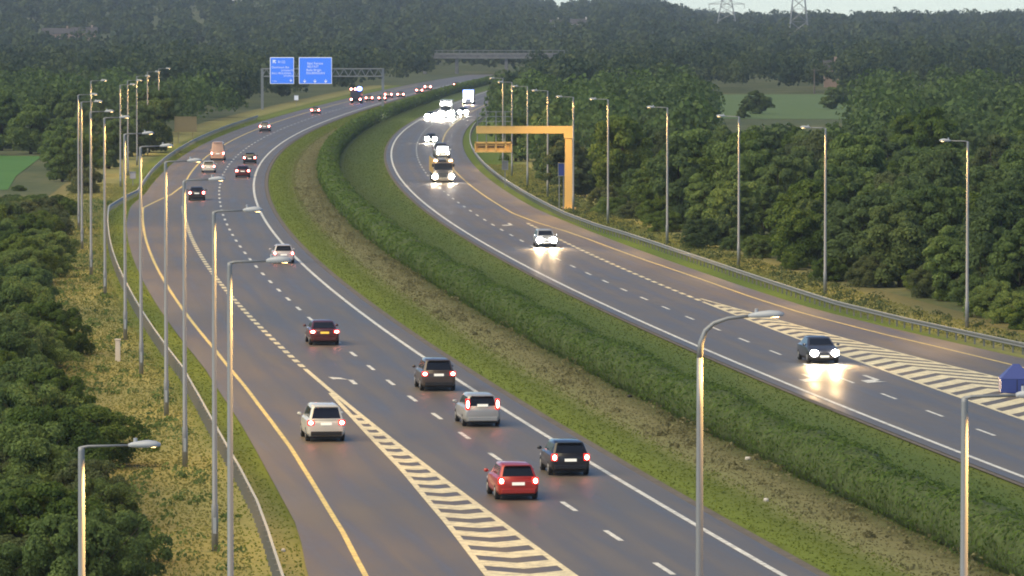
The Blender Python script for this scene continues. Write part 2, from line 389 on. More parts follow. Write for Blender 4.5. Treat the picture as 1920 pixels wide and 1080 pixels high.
def arrow(px, py, yaw, flip=1, away=1):
    x, y = un(px, py); h = ROAD + 0.010; s = -1 if away < 0 else 1
    P = [(-0.12, -3), (0.12, -3), (0.16, 0.4), (0.75 * flip + .1, 1.2), (0.95 * flip + .05, 1.0), (1.0 * flip, 3.0), (0.05 * flip - .3, 2.2), (0.35 * flip, 1.8), (-0.12, 0.9)]
    ca, sa = math.cos(yaw), math.sin(yaw)
    v = [(x + (a * s) * ca - (b * s) * sa, y + (a * s) * sa + (b * s) * ca, h) for a, b in P]
    o = MB().add(v, [(0, 1, 2, 8), (8, 2, 3, 7), (3, 4, 5), (3, 5, 7), (7, 5, 6)]).build('lane_arrow', M['white_line']); tag(o, kind='structure')
arrow(658, 717, 0.12, -1); arrow(958, 423, 0.08, 1, -1); arrow(1524, 712, 0.13, 1, -1); arrow(1640, 714, 0.13, 1, -1)
# paved gore island where the gore lamp posts stand
# ------------------------------------------------------------------ fields
def patch(name, pts, h, m):
    o = MB().add([(x, y, hill(x, y) + h) for x, y in pts], [tuple(range(len(pts)))]).build(name, m); tag(o, kind='structure'); return o
mfield = noisy('pasture', [(0.35, (0.05, 0.14, 0.025)), (0.65, (0.08, 0.19, 0.04))], 0.12, 0.95, 5, 0.03, scale2=1.0)
patch('pasture_field', [(-58, 598), (-62, 650), (-67, 742), (-130, 755), (-130, 590)], 0.05, mfield)
mfield2 = noisy('pasture_far', [(0.35, (0.075, 0.125, 0.04)), (0.65, (0.11, 0.165, 0.055))], 0.1, 0.95, 5, 0.03, scale2=0.9)
patch('pasture_field', [(38, 1010), (150, 990), (200, 1330), (49, 1325)], 0.06, mfield2)
# ------------------------------------------------------------------ lamp posts
def lens_light(parent, loc, power, spot=R(158)):
    ld = bpy.data.lights.get('street_lamp_light')
    if ld is None:
        ld = bpy.data.lights.new('street_lamp_light', 'SPOT'); ld.energy = power; ld.color = (1.0, 0.55, 0.14); ld.spot_size = spot; ld.spot_blend = 0.5; ld.shadow_soft_size = 0.12
    lo = bpy.data.objects.new('lamp_light', ld); C.objects.link(lo); lo.parent = parent; lo.location = loc
    return lo
LAMP_W = 1900
def make_post(style, H=11.7, arm=1.18):
    root = empty('street_lamp')
    if style == 'curved':
        pts = [(0, 0, 0)] + [(0, 0, H * k) for k in (0.2, 0.5, 0.8)] + [(0, 0, H - 1.0)]
        MB().tube(pts, [0.115, 0.11, 0.1, 0.09, 0.085], 12).build('pole', M['steel'], root, True)
        a = [(0, 0, H - 1.0), (0.03, 0, H - 0.6), (0.15, 0, H - 0.28), (0.38, 0, H - 0.08), (0.75, 0, H + 0.05), (1.35, 0, H + 0.12)]
        MB().tube(a, [0.085, 0.08, 0.07, 0.06, 0.05, 0.045], 10).build('arm', M['steel'], root, True)
        ax, az, tilt, ln = 1.3, H + 0.12, 0.05, 0.95
    else:
        MB().tube([(0, 0, 0), (0, 0, 1.6), (0, 0, 1.65), (0, 0, H - 0.1), (0, 0, H)], [0.125, 0.125, 0.1, 0.075, 0.07], 12).build('pole', M['steel'], root, True)
        MB().tube([(-0.02, 0, H - 0.03), (0.15, 0, H + 0.02), (arm, 0, H + 0.05)], [0.05, 0.036, 0.03], 8).build('arm', M['steel'], root, True)
        ax, az, tilt, ln = arm - 0.1, H + 0.05, 0.02, 0.74
    MB().box((0, -0.126, 0.9), (0.12, 0.03, 0.55)).build('access_door', M['lantern'], root)
    rings = []
    for t, w, zt, zb in ((0, 0.045, 0.04, -0.04), (0.10, 0.07, 0.07, -0.05), (0.3, 0.13, 0.10, -0.06), (0.6, 0.17, 0.12, -0.06), (0.85, 0.16, 0.09, -0.055), (1.0, 0.08, 0.03, -0.04)):
        x = ax + t * ln; z0 = az + tilt * t
        rings.append([(x, -w, z0 + zb), (x, -w, z0 + zt * 0.4), (x, -w * 0.6, z0 + zt), (x, w * 0.6, z0 + zt), (x, w, z0 + zt * 0.4), (x, w, z0 + zb)])
    lt = MB().loft(rings).build('lantern', M['lantern'], root, True)
    MB().box((ax + ln * 0.6, 0, az + tilt * .6 - 0.048), (ln * 0.5, 0.2, 0.03), 0, 0, ).build('lens', M['lens'], lt)
    MB().tube([(ax + 0.22 * ln, 0, az + 0.08), (ax + 0.22 * ln, 0, az + 0.19)], 0.045, 8).build('photocell', M['lantern'], lt)
    lens_light(root, (ax + ln * 0.62, 0, az - 0.10), LAMP_W)
    return root
ORD = ['first', 'second', 'third', 'fourth', 'fifth', 'sixth', 'seventh', 'eighth', 'ninth', 'tenth', 'eleventh', 'twelfth', 'thirteenth', 'fourteenth', 'fifteenth', 'sixteenth', 'seventeenth']
proto = {}
def lamp(style, x, y, face, label, group, H=11.7, rz=0.0):
    key = style
    if key not in proto: o = proto[key] = make_post(style)
    else: o = copy_tree(proto[key])
    o.location = (x, y, 0.02); o.rotation_euler = (0, 0, (0 if face > 0 else PI) + rz); o.scale = (1, 1, H / 11.7)
    tag(o, label, 'lamp post', group); return o
left_px = [(403, 1035), (347, 876), (312, 780), (265, 703), (235, 638), (197, 555)]
lamp('straight', *(lambda z: ((430 - 960) / FPX * z, z))(153.5), 1, 'tall grey lamp post rising from the bottom edge, nearest of left verge row', 'lamp posts along the left verge', 12.7)
for i, (px, py) in enumerate(left_px):
    x, y = un(px, py); lamp('straight', x, y, 1, 'grey lamp post on the left verge, %s behind the nearest of the row' % ORD[i], 'lamp posts along the left verge', 12.7)
for px, z, h, lb in ((170, 400, 12.6, 'grey lamp post at the far left, right-hand front one of the close group'), (153, 446, 12.6, 'slim grey lamp post in the middle of the close far left group'),
                     (147, 486, 12.6, 'grey lamp post standing leftmost of all, in the close group'), (171, 575, 12.8, 'grey lamp post rising right behind the front one of the close left group')):
    lamp('straight', (px - 960) / FPX * z, z, 1, lb, 'lamp posts along the left verge', h)
for i, (px, py) in enumerate([(226, 350), (240, 330), (257, 310), (277, 290), (298, 275)]):
    x, y = un(px, py); lamp('straight', x, y, 1, 'distant lamp post before the left trees, %s from the left of five' % ORD[i], 'far lamp posts on the left verge', 11.9)
right_px = [(1813, 615), (1547, 553), (1385, 500), (1251, 458), (1140, 420)]
for i, (px, py) in enumerate(right_px):
    x, y = un(px, py); lamp('straight', x, y, -1, 'grey lamp post behind the right guardrail, %s from the right of the row' % ORD[i], 'lamp posts along the right verge', 11.95)
for i, (px, z) in enumerate([(1075, 531), (1027, 575), (989, 610), (960, 650), (943, 690)]):
    lamp('straight', (px - 960) / FPX * z, z, -1, 'distant grey lamp post near the buff gantry, %s from the right' % ORD[i], 'lamp posts behind the gantry')
lamp('curved', (1313 - 960) / FPX * 139, 139, 1, 'large near lamp post with a curved arm, standing before the hedge', None, 11.85, -0.1)
lamp('straight', (1811 - 960) / FPX * 110, 110, 1, 'near lamp post at the lower right whose arm leaves the frame by the blue cabinet', None, 11.9)
lamp('straight', (150 - 960) / FPX * 119, 119, 1, 'near lamp post at the lower left with its lantern over the dry grass', None, 10.1)

# ------------------------------------------------------------------ guardrails
def guardrail(base, off, z0, z1, side, label, near=100, pstep=2.0):
    root = empty('guardrail', (base(z0) + off(z0), z0, 0))
    tag(root, label, 'guardrail')
    zs = rng_z(z0, z1, 3.0); X0, Y0 = root.location.x, root.location.y
    prof = [(0.0, 0.46), (0.05 * side, 0.50), (-0.01 * side, 0.57), (-0.01 * side, 0.60), (0.05 * side, 0.67), (0.0, 0.74), (-0.03 * side, 0.74), (-0.03 * side, 0.46)]
    rings = [[(base(z) + off(z) + a - X0, z - Y0, b) for a, b in prof] for z in zs]
    MB().loft(rings).build('beam', M['rail'], root)
    MB().loft([[(base(z) + off(z) + a - X0, z - Y0, b) for a, b in ((0.05 * side, 0.735), (0.05 * side, 0.76), (-0.05 * side, 0.76), (-0.05 * side, 0.742))] for z in zs]).build('lit_top_edge', M['rail_lit'], root)  # thin lip that carries the painted light along the beam
    post = MB().box((-0.12 * side, 0, 0.34), (0.10, 0.10, 0.72)).box((-0.06 * side, 0, 0.6), (0.06, 0.12, 0.2)).build('post', M['rail'], root)
    k = 0; z = z0 + 0.5; far = MB()
    while z < z1:
        x = base(z) + off(z) - X0
        if k < near:
            p = post if k == 0 else post.copy()
            if k: C.objects.link(p); p.parent = root
            p.location = (x, z - Y0, 0)
        else: far.box((x - 0.12 * side, z - Y0, 0.34), (0.10, 0.10, 0.72))
        k += 1; z += pstep
    if far.v: o = far.build('far_posts', M['rail'], root); o['kind'] = 'stuff'
guardrail(Lm, O['Lrail'], 150, 1010, 1, 'long galvanised guardrail winding along the left verge between grass and slip lane')
guardrail(Rm, O['Rrail'], 262, 1100, -1, 'long galvanised guardrail curving along the right verge beside the exit lane')

# ------------------------------------------------------------------ leaves
def leaf_mesh(name, centres, normals, size, m, aspect=0.7, rand=0.5):
    """one folded diamond-shaped leaf clump per centre"""
    n = len(centres)
    r = rng.normal(size=(n, 3)); nn = normals + rand * r; nn /= np.linalg.norm(nn, axis=1)[:, None] + 1e-9
    u = np.cross(nn, rng.normal(size=(n, 3))); u /= np.linalg.norm(u, axis=1)[:, None] + 1e-9
    w = np.cross(nn, u); s = size * rng.uniform(0.6, 1.35, n)
    s = s[:, None]
    v = np.empty((n, 4, 3)); v[:, 0] = centres - u * s; v[:, 1] = centres - w * s * aspect + nn * s * 0.2; v[:, 2] = centres + u * s; v[:, 3] = centres + w * s * aspect + nn * s * 0.2
    me = bpy.data.meshes.new(name); me.vertices.add(4 * n); me.vertices.foreach_set('co', v.reshape(-1).astype(np.float32))
    me.loops.add(4 * n); me.loops.foreach_set('vertex_index', np.arange(4 * n, dtype=np.int32))
    me.polygons.add(n); me.polygons.foreach_set('loop_start', np.arange(0, 4 * n, 4, dtype=np.int32)); me.polygons.foreach_set('loop_total', np.full(n, 4, dtype=np.int32))
    me.materials.append(m); me.update(calc_edges=True); me.validate()
    return me
def crown_points(Rr, Hh, zb, nblob, per, seed, bs=(0.26, 0.46), top=0.70):
    g = np.random.default_rng(seed); P = []; Nn = []; lean = g.uniform(-.15, .15, 2) * Rr
    for i in range(nblob):
        a = g.uniform(0, 2 * PI); t = g.uniform(0, 1); zc = zb + Hh * (0.04 + 0.84 * t)
        prof = math.sqrt(max(0.05, 1 - ((t - 0.38) / top) ** 2)); rr = Rr * prof * math.sqrt(g.uniform(0.05, 1)) * 0.75
        br = Rr * g.uniform(*bs) * (1.1 - 0.4 * t); rr *= g.uniform(0.8, 1.3); c = np.array([rr * math.cos(a) + lean[0] * t * 2, rr * math.sin(a) + lean[1] * t * 2, zc])
        d = g.normal(size=(per, 3)); d /= np.linalg.norm(d, axis=1)[:, None]; d[:, 2] = np.where(d[:, 2] < -0.35, -d[:, 2], d[:, 2])
        q = c + d * (br * g.uniform(0.55, 1.12, per) ** 0.5)[:, None] * np.array([1, 1, 0.85])
        q[:, 2] = np.maximum(q[:, 2], 0.12); P.append(q); Nn.append(d)
    return np.concatenate(P), np.concatenate(Nn)
F_DARK = foliage('leaves_dark', [(0.050, 0.085, 0.036), (0.109, 0.164, 0.060), (0.193, 0.260, 0.083)])
F_MID = foliage('leaves_mid', [(0.065, 0.108, 0.038), (0.131, 0.200, 0.062), (0.234, 0.316, 0.088)])
F_YEL = foliage('leaves_yellow_green', [(0.056, 0.103, 0.022), (0.109, 0.171, 0.033), (0.185, 0.246, 0.050)])
F_OLIVE = foliage('leaves_olive', [(0.059, 0.087, 0.036), (0.111, 0.146, 0.061), (0.174, 0.209, 0.085)])
F_HEDGE = foliage('leaves_hedge', [(0.068, 0.119, 0.026), (0.114, 0.180, 0.036), (0.174, 0.246, 0.051)])
def make_tree_data(seed, Rr, Hh, zb, nblob, per, size, trunk_h, m, bs=(0.26, 0.46), top=0.70):
    P, Nn = crown_points(Rr, Hh, zb, nblob, per, seed, bs, top); cm = leaf_mesh('crown', P, Nn, size, m)
    g = random.Random(seed); mb = MB(); b = (g.uniform(-.2, .2), g.uniform(-.2, .2), trunk_h)
    tr = max(0.08, 0.035 * (zb + Hh)); mb.tube([(0, 0, -0.1), (b[0] * .4, b[1] * .4, trunk_h * .5), b, (b[0], b[1], trunk_h + Hh * .45)], [tr, tr * .75, tr * .55, tr * .15], 7)
    for k in range(6):
        a = g.uniform(0, 2 * PI); z = trunk_h * g.uniform(0.7, 1.1); l = Rr * g.uniform(.45, .8)
        mb.tube([(b[0] * z / trunk_h, b[1] * z / trunk_h, z), (l * .5 * math.cos(a), l * .5 * math.sin(a), z + l * .45), (l * math.cos(a), l * math.sin(a), z + l * .9)], [tr * .4, tr * .25, tr * .08], 5)
    me = bpy.data.meshes.new('trunk'); me.from_pydata(mb.v, [], mb.f); me.materials.append(M['bark'])
    me.polygons.foreach_set('use_smooth', [True] * len(mb.f)); me.update()
    return cm, me
TINT = {'dark green': F_DARK, 'mid green': F_MID, 'yellow-green': F_YEL, 'olive brown': F_OLIVE}
PROTO = {}
def tree_proto(kind, tint, v):
    k = (kind, tint, v)
    if k not in PROTO:
        seed = hash((kind == 'shrub', ['dark green', 'mid green', 'yellow-green', 'olive brown'].index(tint), v)) % 99991
        if kind == 'shrub': PROTO[k] = make_tree_data(seed, 3.2, 3.6, 0.0, [110, 90][v], [300, 360][v], 0.08, 0.9, TINT[tint], [(0.10, 0.24), (0.12, 0.28)][v])
        else: PROTO[k] = make_tree_data(seed, [3.8, 3.0, 3.9][v], [8.6, 9.4, 8.0][v], 0.1, [70, 80, 62][v], [380, 300, 330][v], 0.16, 2.6, TINT[tint], [(0.18, 0.4), (0.16, 0.36), (0.14, 0.30)][v], [0.70, 0.62, 0.8][v])
    return PROTO[k]
used = {}
def plant(kind, x, y, s, sz, tint, v, label, group):
    cm, tm = tree_proto(kind, tint, v); nm = 'shrub' if kind == 'shrub' else 'tree'
    r = empty(nm, (x, y, hill(x, y)), random.uniform(0, 6.28)); r.scale = (s, s, sz)
    for n, me in (('crown', cm), ('trunk', tm)):
        o = bpy.data.objects.new(n, me); C.objects.link(o); o.parent = r
    return tag(r, label, nm, group)
def px_of(x, y): return 960 + x / y * FPX
# left scrub: individual shrubs between the frame edge and the dry grass
def near_post_left(px):
    return None
cnt = {}
def put_zone(kind, z0, z1, step0, step1, xlo, xhi, size, tints, clamp, desc, group, keep=lambda x, y: True):
    z = z0; row = 0; n = 0
    while z < z1:
        st = step0 + (step1 - step0) * (z - z0) / (z1 - z0); x = xlo(z) + random.uniform(0, st)
        while x < xhi(z):
            xx, zz = x + random.uniform(-.3, .3) * st, z + random.uniform(-.45, .45) * st
            sc = random.uniform(*size) * (1 + 0.0 * row); full = (4.0 if kind == 'shrub' else 9.0)
            sz = sc * random.uniform(0.85, 1.2); hmax = clamp(xx, zz)
            if full * sz > hmax: q = hmax / (full * sz); sz *= q; sc *= max(q, 0.55)
            if full * sz > 0.8 and keep(xx, zz) and (xx - 1.5) / zz < 0.108 and (xx + 3) / zz > -0.107:
                t = random.choices([a for a, _ in tints], [b for _, b in tints])[0]
                p = px_of(xx, zz); hz = full * sz
                szw = ('low' if hz < 3 else 'medium') if kind == 'shrub' and hz < 4.4 else ('large' if kind == 'shrub' else ('short' if hz < 6.5 else 'tall' if hz < 9.5 else 'very tall'))
                key = desc(xx, zz, p); lab = ('%s %s %s %s' % (szw, t, 'shrub' if kind == 'shrub' else 'tree', key)).strip()
                plant(kind, xx, zz, sc, sz, t, random.randrange(2 if kind == 'shrub' else 3), lab, group + ' (' + lab + ')'); n += 1
            x += st
        z += st * 0.8; row += 1
    cnt[group] = cnt.get(group, 0) + n
def d_left(x, z, p):
    band = 'at bottom left corner' if z < 215 else 'beside the lower left post' if z < 262 else 'behind the white marker post' if z < 330 else 'level with the close lamp posts' if z < 430 else 'beyond the close lamp posts'
    edge = 'by the dry grass' if x > Lm(z) - 25.5 + (z - 200) * -0.02 else 'deep in the scrub'
    return edge + ' ' + band
def lclamp(x, z):
    h = 20 - 0.034 * z if (x / z < -0.083 and z > 300) else 99
    return min(h, 5.6)
put_zone('shrub', 176, 470, 3.5, 5.2, lambda z: -0.107 * z - 3, lambda z: Lm(z) + float(np.interp(z, [180, 250, 290, 340, 415, 470], [-23.6, -22.4, -21.6, -21.0, -20.4, -20.8])) , (0.45, 0.95),
         [('dark green', 2), ('mid green', 6), ('yellow-green', 4), ('olive brown', 1)], lclamp, d_left, 'shrubs of the left scrub')
put_zone('shrub', 470, 605, 5.2, 6.5, lambda z: -0.107 * z - 3, lambda z: Lm(z) - 20.5, (0.5, 1.0),
         [('dark green', 2), ('mid green', 3), ('yellow-green', 4), ('olive brown', 3)], lambda x, z: max(0.8, 20 - 0.034 * z) if x / z < -0.083 else 3.6,
         lambda x, z, p: 'on rough ground left of the close lamp posts', 'shrubs of the rough ground')
# left wood
put_zone('tree', 605, 800, 10.5, 13.0, lambda z: -0.107 * z - 4, lambda z: Lm(z) - (21.5 if 765 < z < 835 else 18), (0.7, 1.15),
         [('dark green', 5), ('mid green', 5), ('yellow-green', 1.2), ('olive brown', 0.3)], lambda x, z: (20 - 0.0136 * z if px_of(x, z) > 465 else 99) if z > 742 else (6.5 if x / z > -0.088 else 0.3),
         lambda x, z, p: ('below the blue signs' if p > 500 else 'behind the brown sign' if p > 320 else 'behind the far left lamp posts' if p > 200 else 'beyond the green field at the left edge') + (', front of the wood' if z < 690 else ', further back'),
         'trees of the left wood')
# right belt
def rclamp(x, z):
    p = px_of(x, z)
    if p > 1325: return max(0.2, 20 - 0.0209 * z) if p < 1620 else max(5, 20 - 0.013 * z)
    return max(4, 20 - 0.0125 * z)
def d_right(x, z, p):
    edges = [(1813, 'behind the rightmost lamp post'), (1547, 'behind the second right-hand lamp post'), (1385, 'behind the third right-hand lamp post'), (1251, 'behind the fourth right-hand lamp post'), (1140, 'behind the fifth right-hand lamp post'), (1050, 'behind the buff gantry'), (960, 'beyond the gantry arm')]
    k = min(edges, key=lambda e: abs(e[0] - p))[1]
    return k + (', front row' if z < 470 else ', middle rows' if z < 640 else ', back rows')
put_zone('tree', 345, 640, 7.2, 10.5, lambda z: Rm(z) + float(np.interp(z, [345, 375, 450, 530, 700], [23.5, 23.5, 20.5, 18.5, 18.5])), lambda z: 0.107 * z + 3, (0.5, 1.0),
         [('dark green', 5), ('mid green', 5), ('yellow-green', 3.0), ('olive brown', 1)], rclamp, d_right, 'trees of the right wood')
0 and put_zone('tree', 660, 1000, 11.0, 15.0, lambda z: Rm(z) + 18.5, lambda z: 0.107 * z + 3, (0.75, 1.15),
         [('dark green', 5), ('mid green', 6), ('yellow-green', 2.5), ('olive brown', 1.5)], rclamp, d_right, 'trees of the right wood')
for i, (px, py, s) in enumerate([(1425, 214, 0.75), (1395, 222, 0.55), (1560, 205, 0.8), (1590, 196, 0.9)]):
    x, y = un(px, py); plant('tree', x, y, s, s * 0.8, 'dark green', i % 3, ['dark round tree standing out in the far right pasture', 'small dark tree left of the round pasture tree', 'dark tree at the right side of the far pasture', 'bigger dark tree closing the far pasture on the right'][i], None)
plant('tree', *un(967, 303), 0.8, 0.82, 'yellow-green', 2, 'yellow lamplit tree standing behind the gantry arm', None)  # lamplight on this crown is painted by the yellow-green leaf colour
# low scrub at the foot of the right belt
put_zone('shrub', 322, 560, 3.6, 6.0, lambda z: Rm(z) + float(np.interp(z, [322, 375, 450, 530, 700], [25, 21.5, 18.6, 16.6, 16])), lambda z: Rm(z) + float(np.interp(z, [322, 375, 450, 530, 700], [29, 24.5, 21, 19.5, 19])), (0.35, 0.7),
         [('dark green', 2), ('mid green', 4), ('yellow-green', 3), ('olive brown', 2)], lambda x, z: 3.0, lambda x, z, p: 'at the foot of the wood ' + d_right(x, z, p).split(',')[0], 'shrubs at the foot of the right wood')
print('PLANTS', cnt)

# ------------------------------------------------------------------ far woods: one mass each
def far_wood(name, z0, z1, xl, xr, hmin, hmax, m, per, size, spacing, keep):
    P = []; Nn = []; z = z0; k = 0
    while z < z1:
        sp = spacing(z); x = xl(z) + rng.uniform(0, sp)
        while x < xr(z):
            xx, zz = x + rng.uniform(-.35, .35) * sp, z + rng.uniform(-.5, .5) * sp * 1.6
            if keep(xx, zz):
                h = min(rng.uniform(hmin, hmax), view_clamp(xx, zz)) if zz < 1114 else rng.uniform(hmin, hmax) * (1.25 if rng.uniform() < 0.08 else 1); rr = h * rng.uniform(0.34, 0.5)
                n = int(per(zz)); nb = 7; d = rng.normal(size=(n, 3)); d /= np.linalg.norm(d, axis=1)[:, None]; d[:, 2] = np.abs(d[:, 2]) * 0.9 - 0.1
                bc = rng.normal(size=(nb, 3)); bc /= np.linalg.norm(bc, axis=1)[:, None]; bc *= np.array([rr * .55, rr * .55, h * .25]); bi = rng.integers(0, nb, n)
                q = np.array([xx, zz, hill(xx, zz) + h * .5]) + bc[bi] + d * np.array([rr * .55, rr * .55, h * .34])
                P.append(q); Nn.append(d); k += 1
            x += sp
        z += sp * 1.5
    P = np.concatenate(P); Nn = np.concatenate(Nn)
    me = leaf_mesh(name, P, Nn, size, m, 0.75); o = bpy.data.objects.new(name, me); C.objects.link(o); tag(o, kind='stuff')
    print(name, k, len(P)); return o
def left_clear(z): return 21.5 if 765 < z < 835 else float(np.interp(z, [600, 1000, 1080, 1150, 1300], [17.6, 17.6, 24, 24, 15]))
def clear_road(x, z): return not (Lm(z) - left_clear(z) < x < Rm(z) + 15.5) if z < 1760 else True
def not_field(x, z): return not (34 < x < 200 and 985 < z < 1345)
def bands(x, z):
    p = px_of(x, z); ok = True
    if 812 < p < 1032 and z > 1380: ok = False
    if z < 1114 and view_clamp(x, z) < 4.5: ok = False
    return ok
F_FAR1 = foliage('far_leaves_dark', [(0.029, 0.053, 0.032), (0.056, 0.093, 0.052), (0.098, 0.141, 0.069)])
F_FAR2 = foliage('far_leaves_mid', [(0.036, 0.064, 0.035), (0.072, 0.106, 0.050), (0.132, 0.165, 0.069)])
def view_clamp(x, z):
    p = px_of(x, z)
    if p > 1000: h = max(0.2, 20 - 0.0209 * z) if 1325 < p < 1620 else 99
    else: h = 20 - 0.0136 * z if 465 < p < 735 and z < 1114 else (0.3 if p < 110 and z < 742 else 99)
    return h
for nm, m, ph in (('wood', F_DARK, 0), ('wood', F_MID, 1)):
    o = far_wood(nm, 640 + ph * 6, 1000, lambda z: -0.107 * z - 5 if z > 800 else Rm(z) + 16, lambda z: 0.107 * z + 5, 6.5, 11.0, m, lambda z: 330, 0.38, lambda z: 11.0, lambda x, z: clear_road(x, z) and view_clamp(x, z) > 5)
    tag(o, 'dense %s wood flanking the motorway behind the first trees' % ('dark green' if ph == 0 else 'brighter green'))
for nm, m, ph in (('far_wood', F_FAR1, 0), ('far_wood', F_FAR2, 1)):
    o = far_wood(nm, 1000 + ph * 9, 1780, lambda z: -0.107 * z - 5, lambda z: 0.107 * z + 5, 6.5, 11.5, m, lambda z: 230, 0.50, lambda z: 12.5 + (z - 1000) * 0.006, lambda x, z: clear_road(x, z) and not_field(x, z) and bands(x, z))
    tag(o, 'dense %s wood filling the land on both sides of the motorway before the bridge' % ('dark' if ph == 0 else 'lighter green'))
def hill_keep(x, z):
    p = px_of(x, z)
    return not ((70 < p < 215 and 2190 < z < 2390) or (1022 < p < 1112 and 2560 < z < 2730) or (425 < p < 520 and 3130 < z < 3365))
for nm, m, ph in (('hill_wood', F_FAR1, 0), ('hill_wood', F_FAR2, 1)):
    o = far_wood(nm, 1812 + ph * 20, 4500, lambda z: -0.107 * z - 5, lambda z: 0.107 * z + 5, 6.5, 12.0, m, lambda z: 95, 0.90, lambda z: 17 + (z - 1800) * 0.006, hill_keep)
    tag(o, '%s woodland on the far hillside up to the skyline' % ('dark' if ph == 0 else 'lighter green'))

# ------------------------------------------------------------------ hedge in the central reserve
def hedge():
    root = empty('hedge', (0, 0, 0)); tag(root, 'long clipped hedge running down the middle of the central reserve', 'hedge')
    zs = np.arange(90, 1700, 1.0); P = []; Nn = []
    g = np.random.default_rng(5)
    ring = [(-1.05, 0.0), (-1.2, 0.5), (-1.15, 1.2), (-0.8, 1.62), (0.0, 1.78), (0.8, 1.6), (1.15, 1.1), (1.2, 0.4), (1.1, 0.0)]
    ph = g.uniform(0, 6.28, 6)
    def wob(z, k): return 0.16 * math.sin(z * 0.21 + ph[k]) + 0.12 * math.sin(z * 0.57 + ph[k + 1]) + 0.1 * math.sin(z * 1.3 + ph[k + 2])
    rings = []
    for z in np.arange(90, 1700, 2.5):
        c = Lm(z) + 9.2; rings.append([(c + a * (0.94 + wob(z, 0) * .5), z, b * (0.94 + wob(z, 1) * .5)) for a, b in ring])
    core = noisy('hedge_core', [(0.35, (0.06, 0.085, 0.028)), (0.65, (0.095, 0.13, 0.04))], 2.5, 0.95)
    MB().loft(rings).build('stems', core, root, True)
    seg = [(ring[i], ring[i + 1]) for i in range(len(ring) - 1)]; ln = np.array([math.dist(a, b) for a, b in seg]); pr = ln / ln.sum()
    for z0, z1, dens, sz in ((90, 420, 210, 0.085), (420, 800, 75, 0.14), (800, 1700, 20, 0.28)):
        n = int((z1 - z0) * dens); z = g.uniform(z0, z1, n); i = g.choice(len(seg), n, p=pr); t = g.uniform(0, 1, n)
        A = np.array([s[0] for s in seg])[i]; B = np.array([s[1] for s in seg])[i]; q = A + (B - A) * t[:, None]
        nx = (B - A)[:, 1]; nz = -(B - A)[:, 0]; nl = np.hypot(nx, nz); nrm = np.stack([-nx / nl, np.zeros(n), -nz / nl], 1)
        nrm = np.where((nrm[:, [0]] * q[:, [0]] + nrm[:, [2]] * (q[:, [1]] - .8)) < 0, -nrm, nrm)
        w0 = 0.16 * np.sin(z * 0.21 + ph[0]) + 0.12 * np.sin(z * 0.57 + ph[1]) + 0.1 * np.sin(z * 1.3 + ph[2])
        w1 = 0.16 * np.sin(z * 0.21 + ph[1]) + 0.12 * np.sin(z * 0.57 + ph[2]) + 0.1 * np.sin(z * 1.3 + ph[3])
        off = g.uniform(-0.1, 0.12, n) + (g.uniform(0, 1, n) < 0.08) * g.uniform(0, .3, n)
        X = np.interp(z, ZZ, WL) + 9.2 + q[:, 0] * (1 + w0 * .5) + nrm[:, 0] * off; Zz = np.maximum(0.03, q[:, 1] * (1 + w1 * .5) + nrm[:, 2] * off)
        P = np.stack([X, z, Zz], 1); me = leaf_mesh('foliage', P, nrm, sz, F_HEDGE, 0.7, 0.35); o = bpy.data.objects.new('foliage', me); C.objects.link(o); o.parent = root
hedge()

# ------------------------------------------------------------------ grass tufts on the verges
def weeds(name, base, lo, hi, z0, z1, n, m, label):
    g = rng; P = []; Nn = []
    for i in range(n):
        z = g.uniform(z0, z1); x = base(z) + g.uniform(lo(z), hi(z)); r = g.uniform(.2, .6); k = 26
        d = g.normal(size=(k, 3)); d /= np.linalg.norm(d, axis=1)[:, None]; d[:, 2] = abs(d[:, 2]); P.append(np.array([x, z, 0.05]) + d * r * np.array([1, 1, .8])); Nn.append(d)
    o = bpy.data.objects.new(name, leaf_mesh(name, np.concatenate(P), np.concatenate(Nn), 0.085, m)); C.objects.link(o); tag(o, label, kind='stuff')
def tufts(name, base, lo, hi, z0, z1, n, m, hgt, label):
    z = rng.uniform(z0, z1, n); t = rng.uniform(0, 1, n)
    X = np.array([base(k) + lo(k) + (hi(k) - lo(k)) * q for k, q in zip(z, t)])
    P = np.stack([X, z, np.full(n, hgt * 0.45)], 1); nr = np.stack([rng.normal(size=n) * .3, -np.ones(n), rng.uniform(0, .7, n)], 1)
    me = leaf_mesh(name, P, nr, hgt, m, 0.45); o = bpy.data.objects.new(name, me); C.objects.link(o); tag(o, label, kind='stuff')
F_DRY = foliage('dry_grass', [(0.163, 0.175, 0.055), (0.223, 0.231, 0.075), (0.288, 0.294, 0.106)])
F_GRASS = foliage('green_grass', [(0.10, 0.135, 0.022), (0.14, 0.18, 0.028), (0.19, 0.23, 0.042)])
F_BROWN = foliage('dead_grass', [(0.123, 0.115, 0.053), (0.190, 0.180, 0.089), (0.275, 0.258, 0.136)])
tufts('dry_grass', Lm, lambda z: O['Lrail'](z) - 8, lambda z: O['Lrail'](z) - 0.8, 170, 620, 42000, F_DRY, 0.085, 'long dry straw-coloured grass between the left guardrail and the scrub')
tufts('dry_grass', Rm, lambda z: O['Rrail'](z) + 0.8, lambda z: O['Rrail'](z) + 6, 300, 700, 22000, F_DRY, 0.11, 'long dry grass behind the right guardrail')
tufts('grass', Lm, lambda z: O['Lrail'](z) - 1, lambda z: O['Lpav'](z) - 0.1, 170, 1000, 16000, F_GRASS, 0.07, 'green verge grass beside the slip lane')
tufts('grass', Lm, const(1.9), const(5.0), 170, 1200, 34000, F_GRASS, 0.07, 'mown green grass beside the left carriageway')
tufts('dead_grass', Lm, const(4.6), const(8.1), 170, 1200, 38000, F_BROWN, 0.07, 'patchy brown grass at the foot of the hedge')
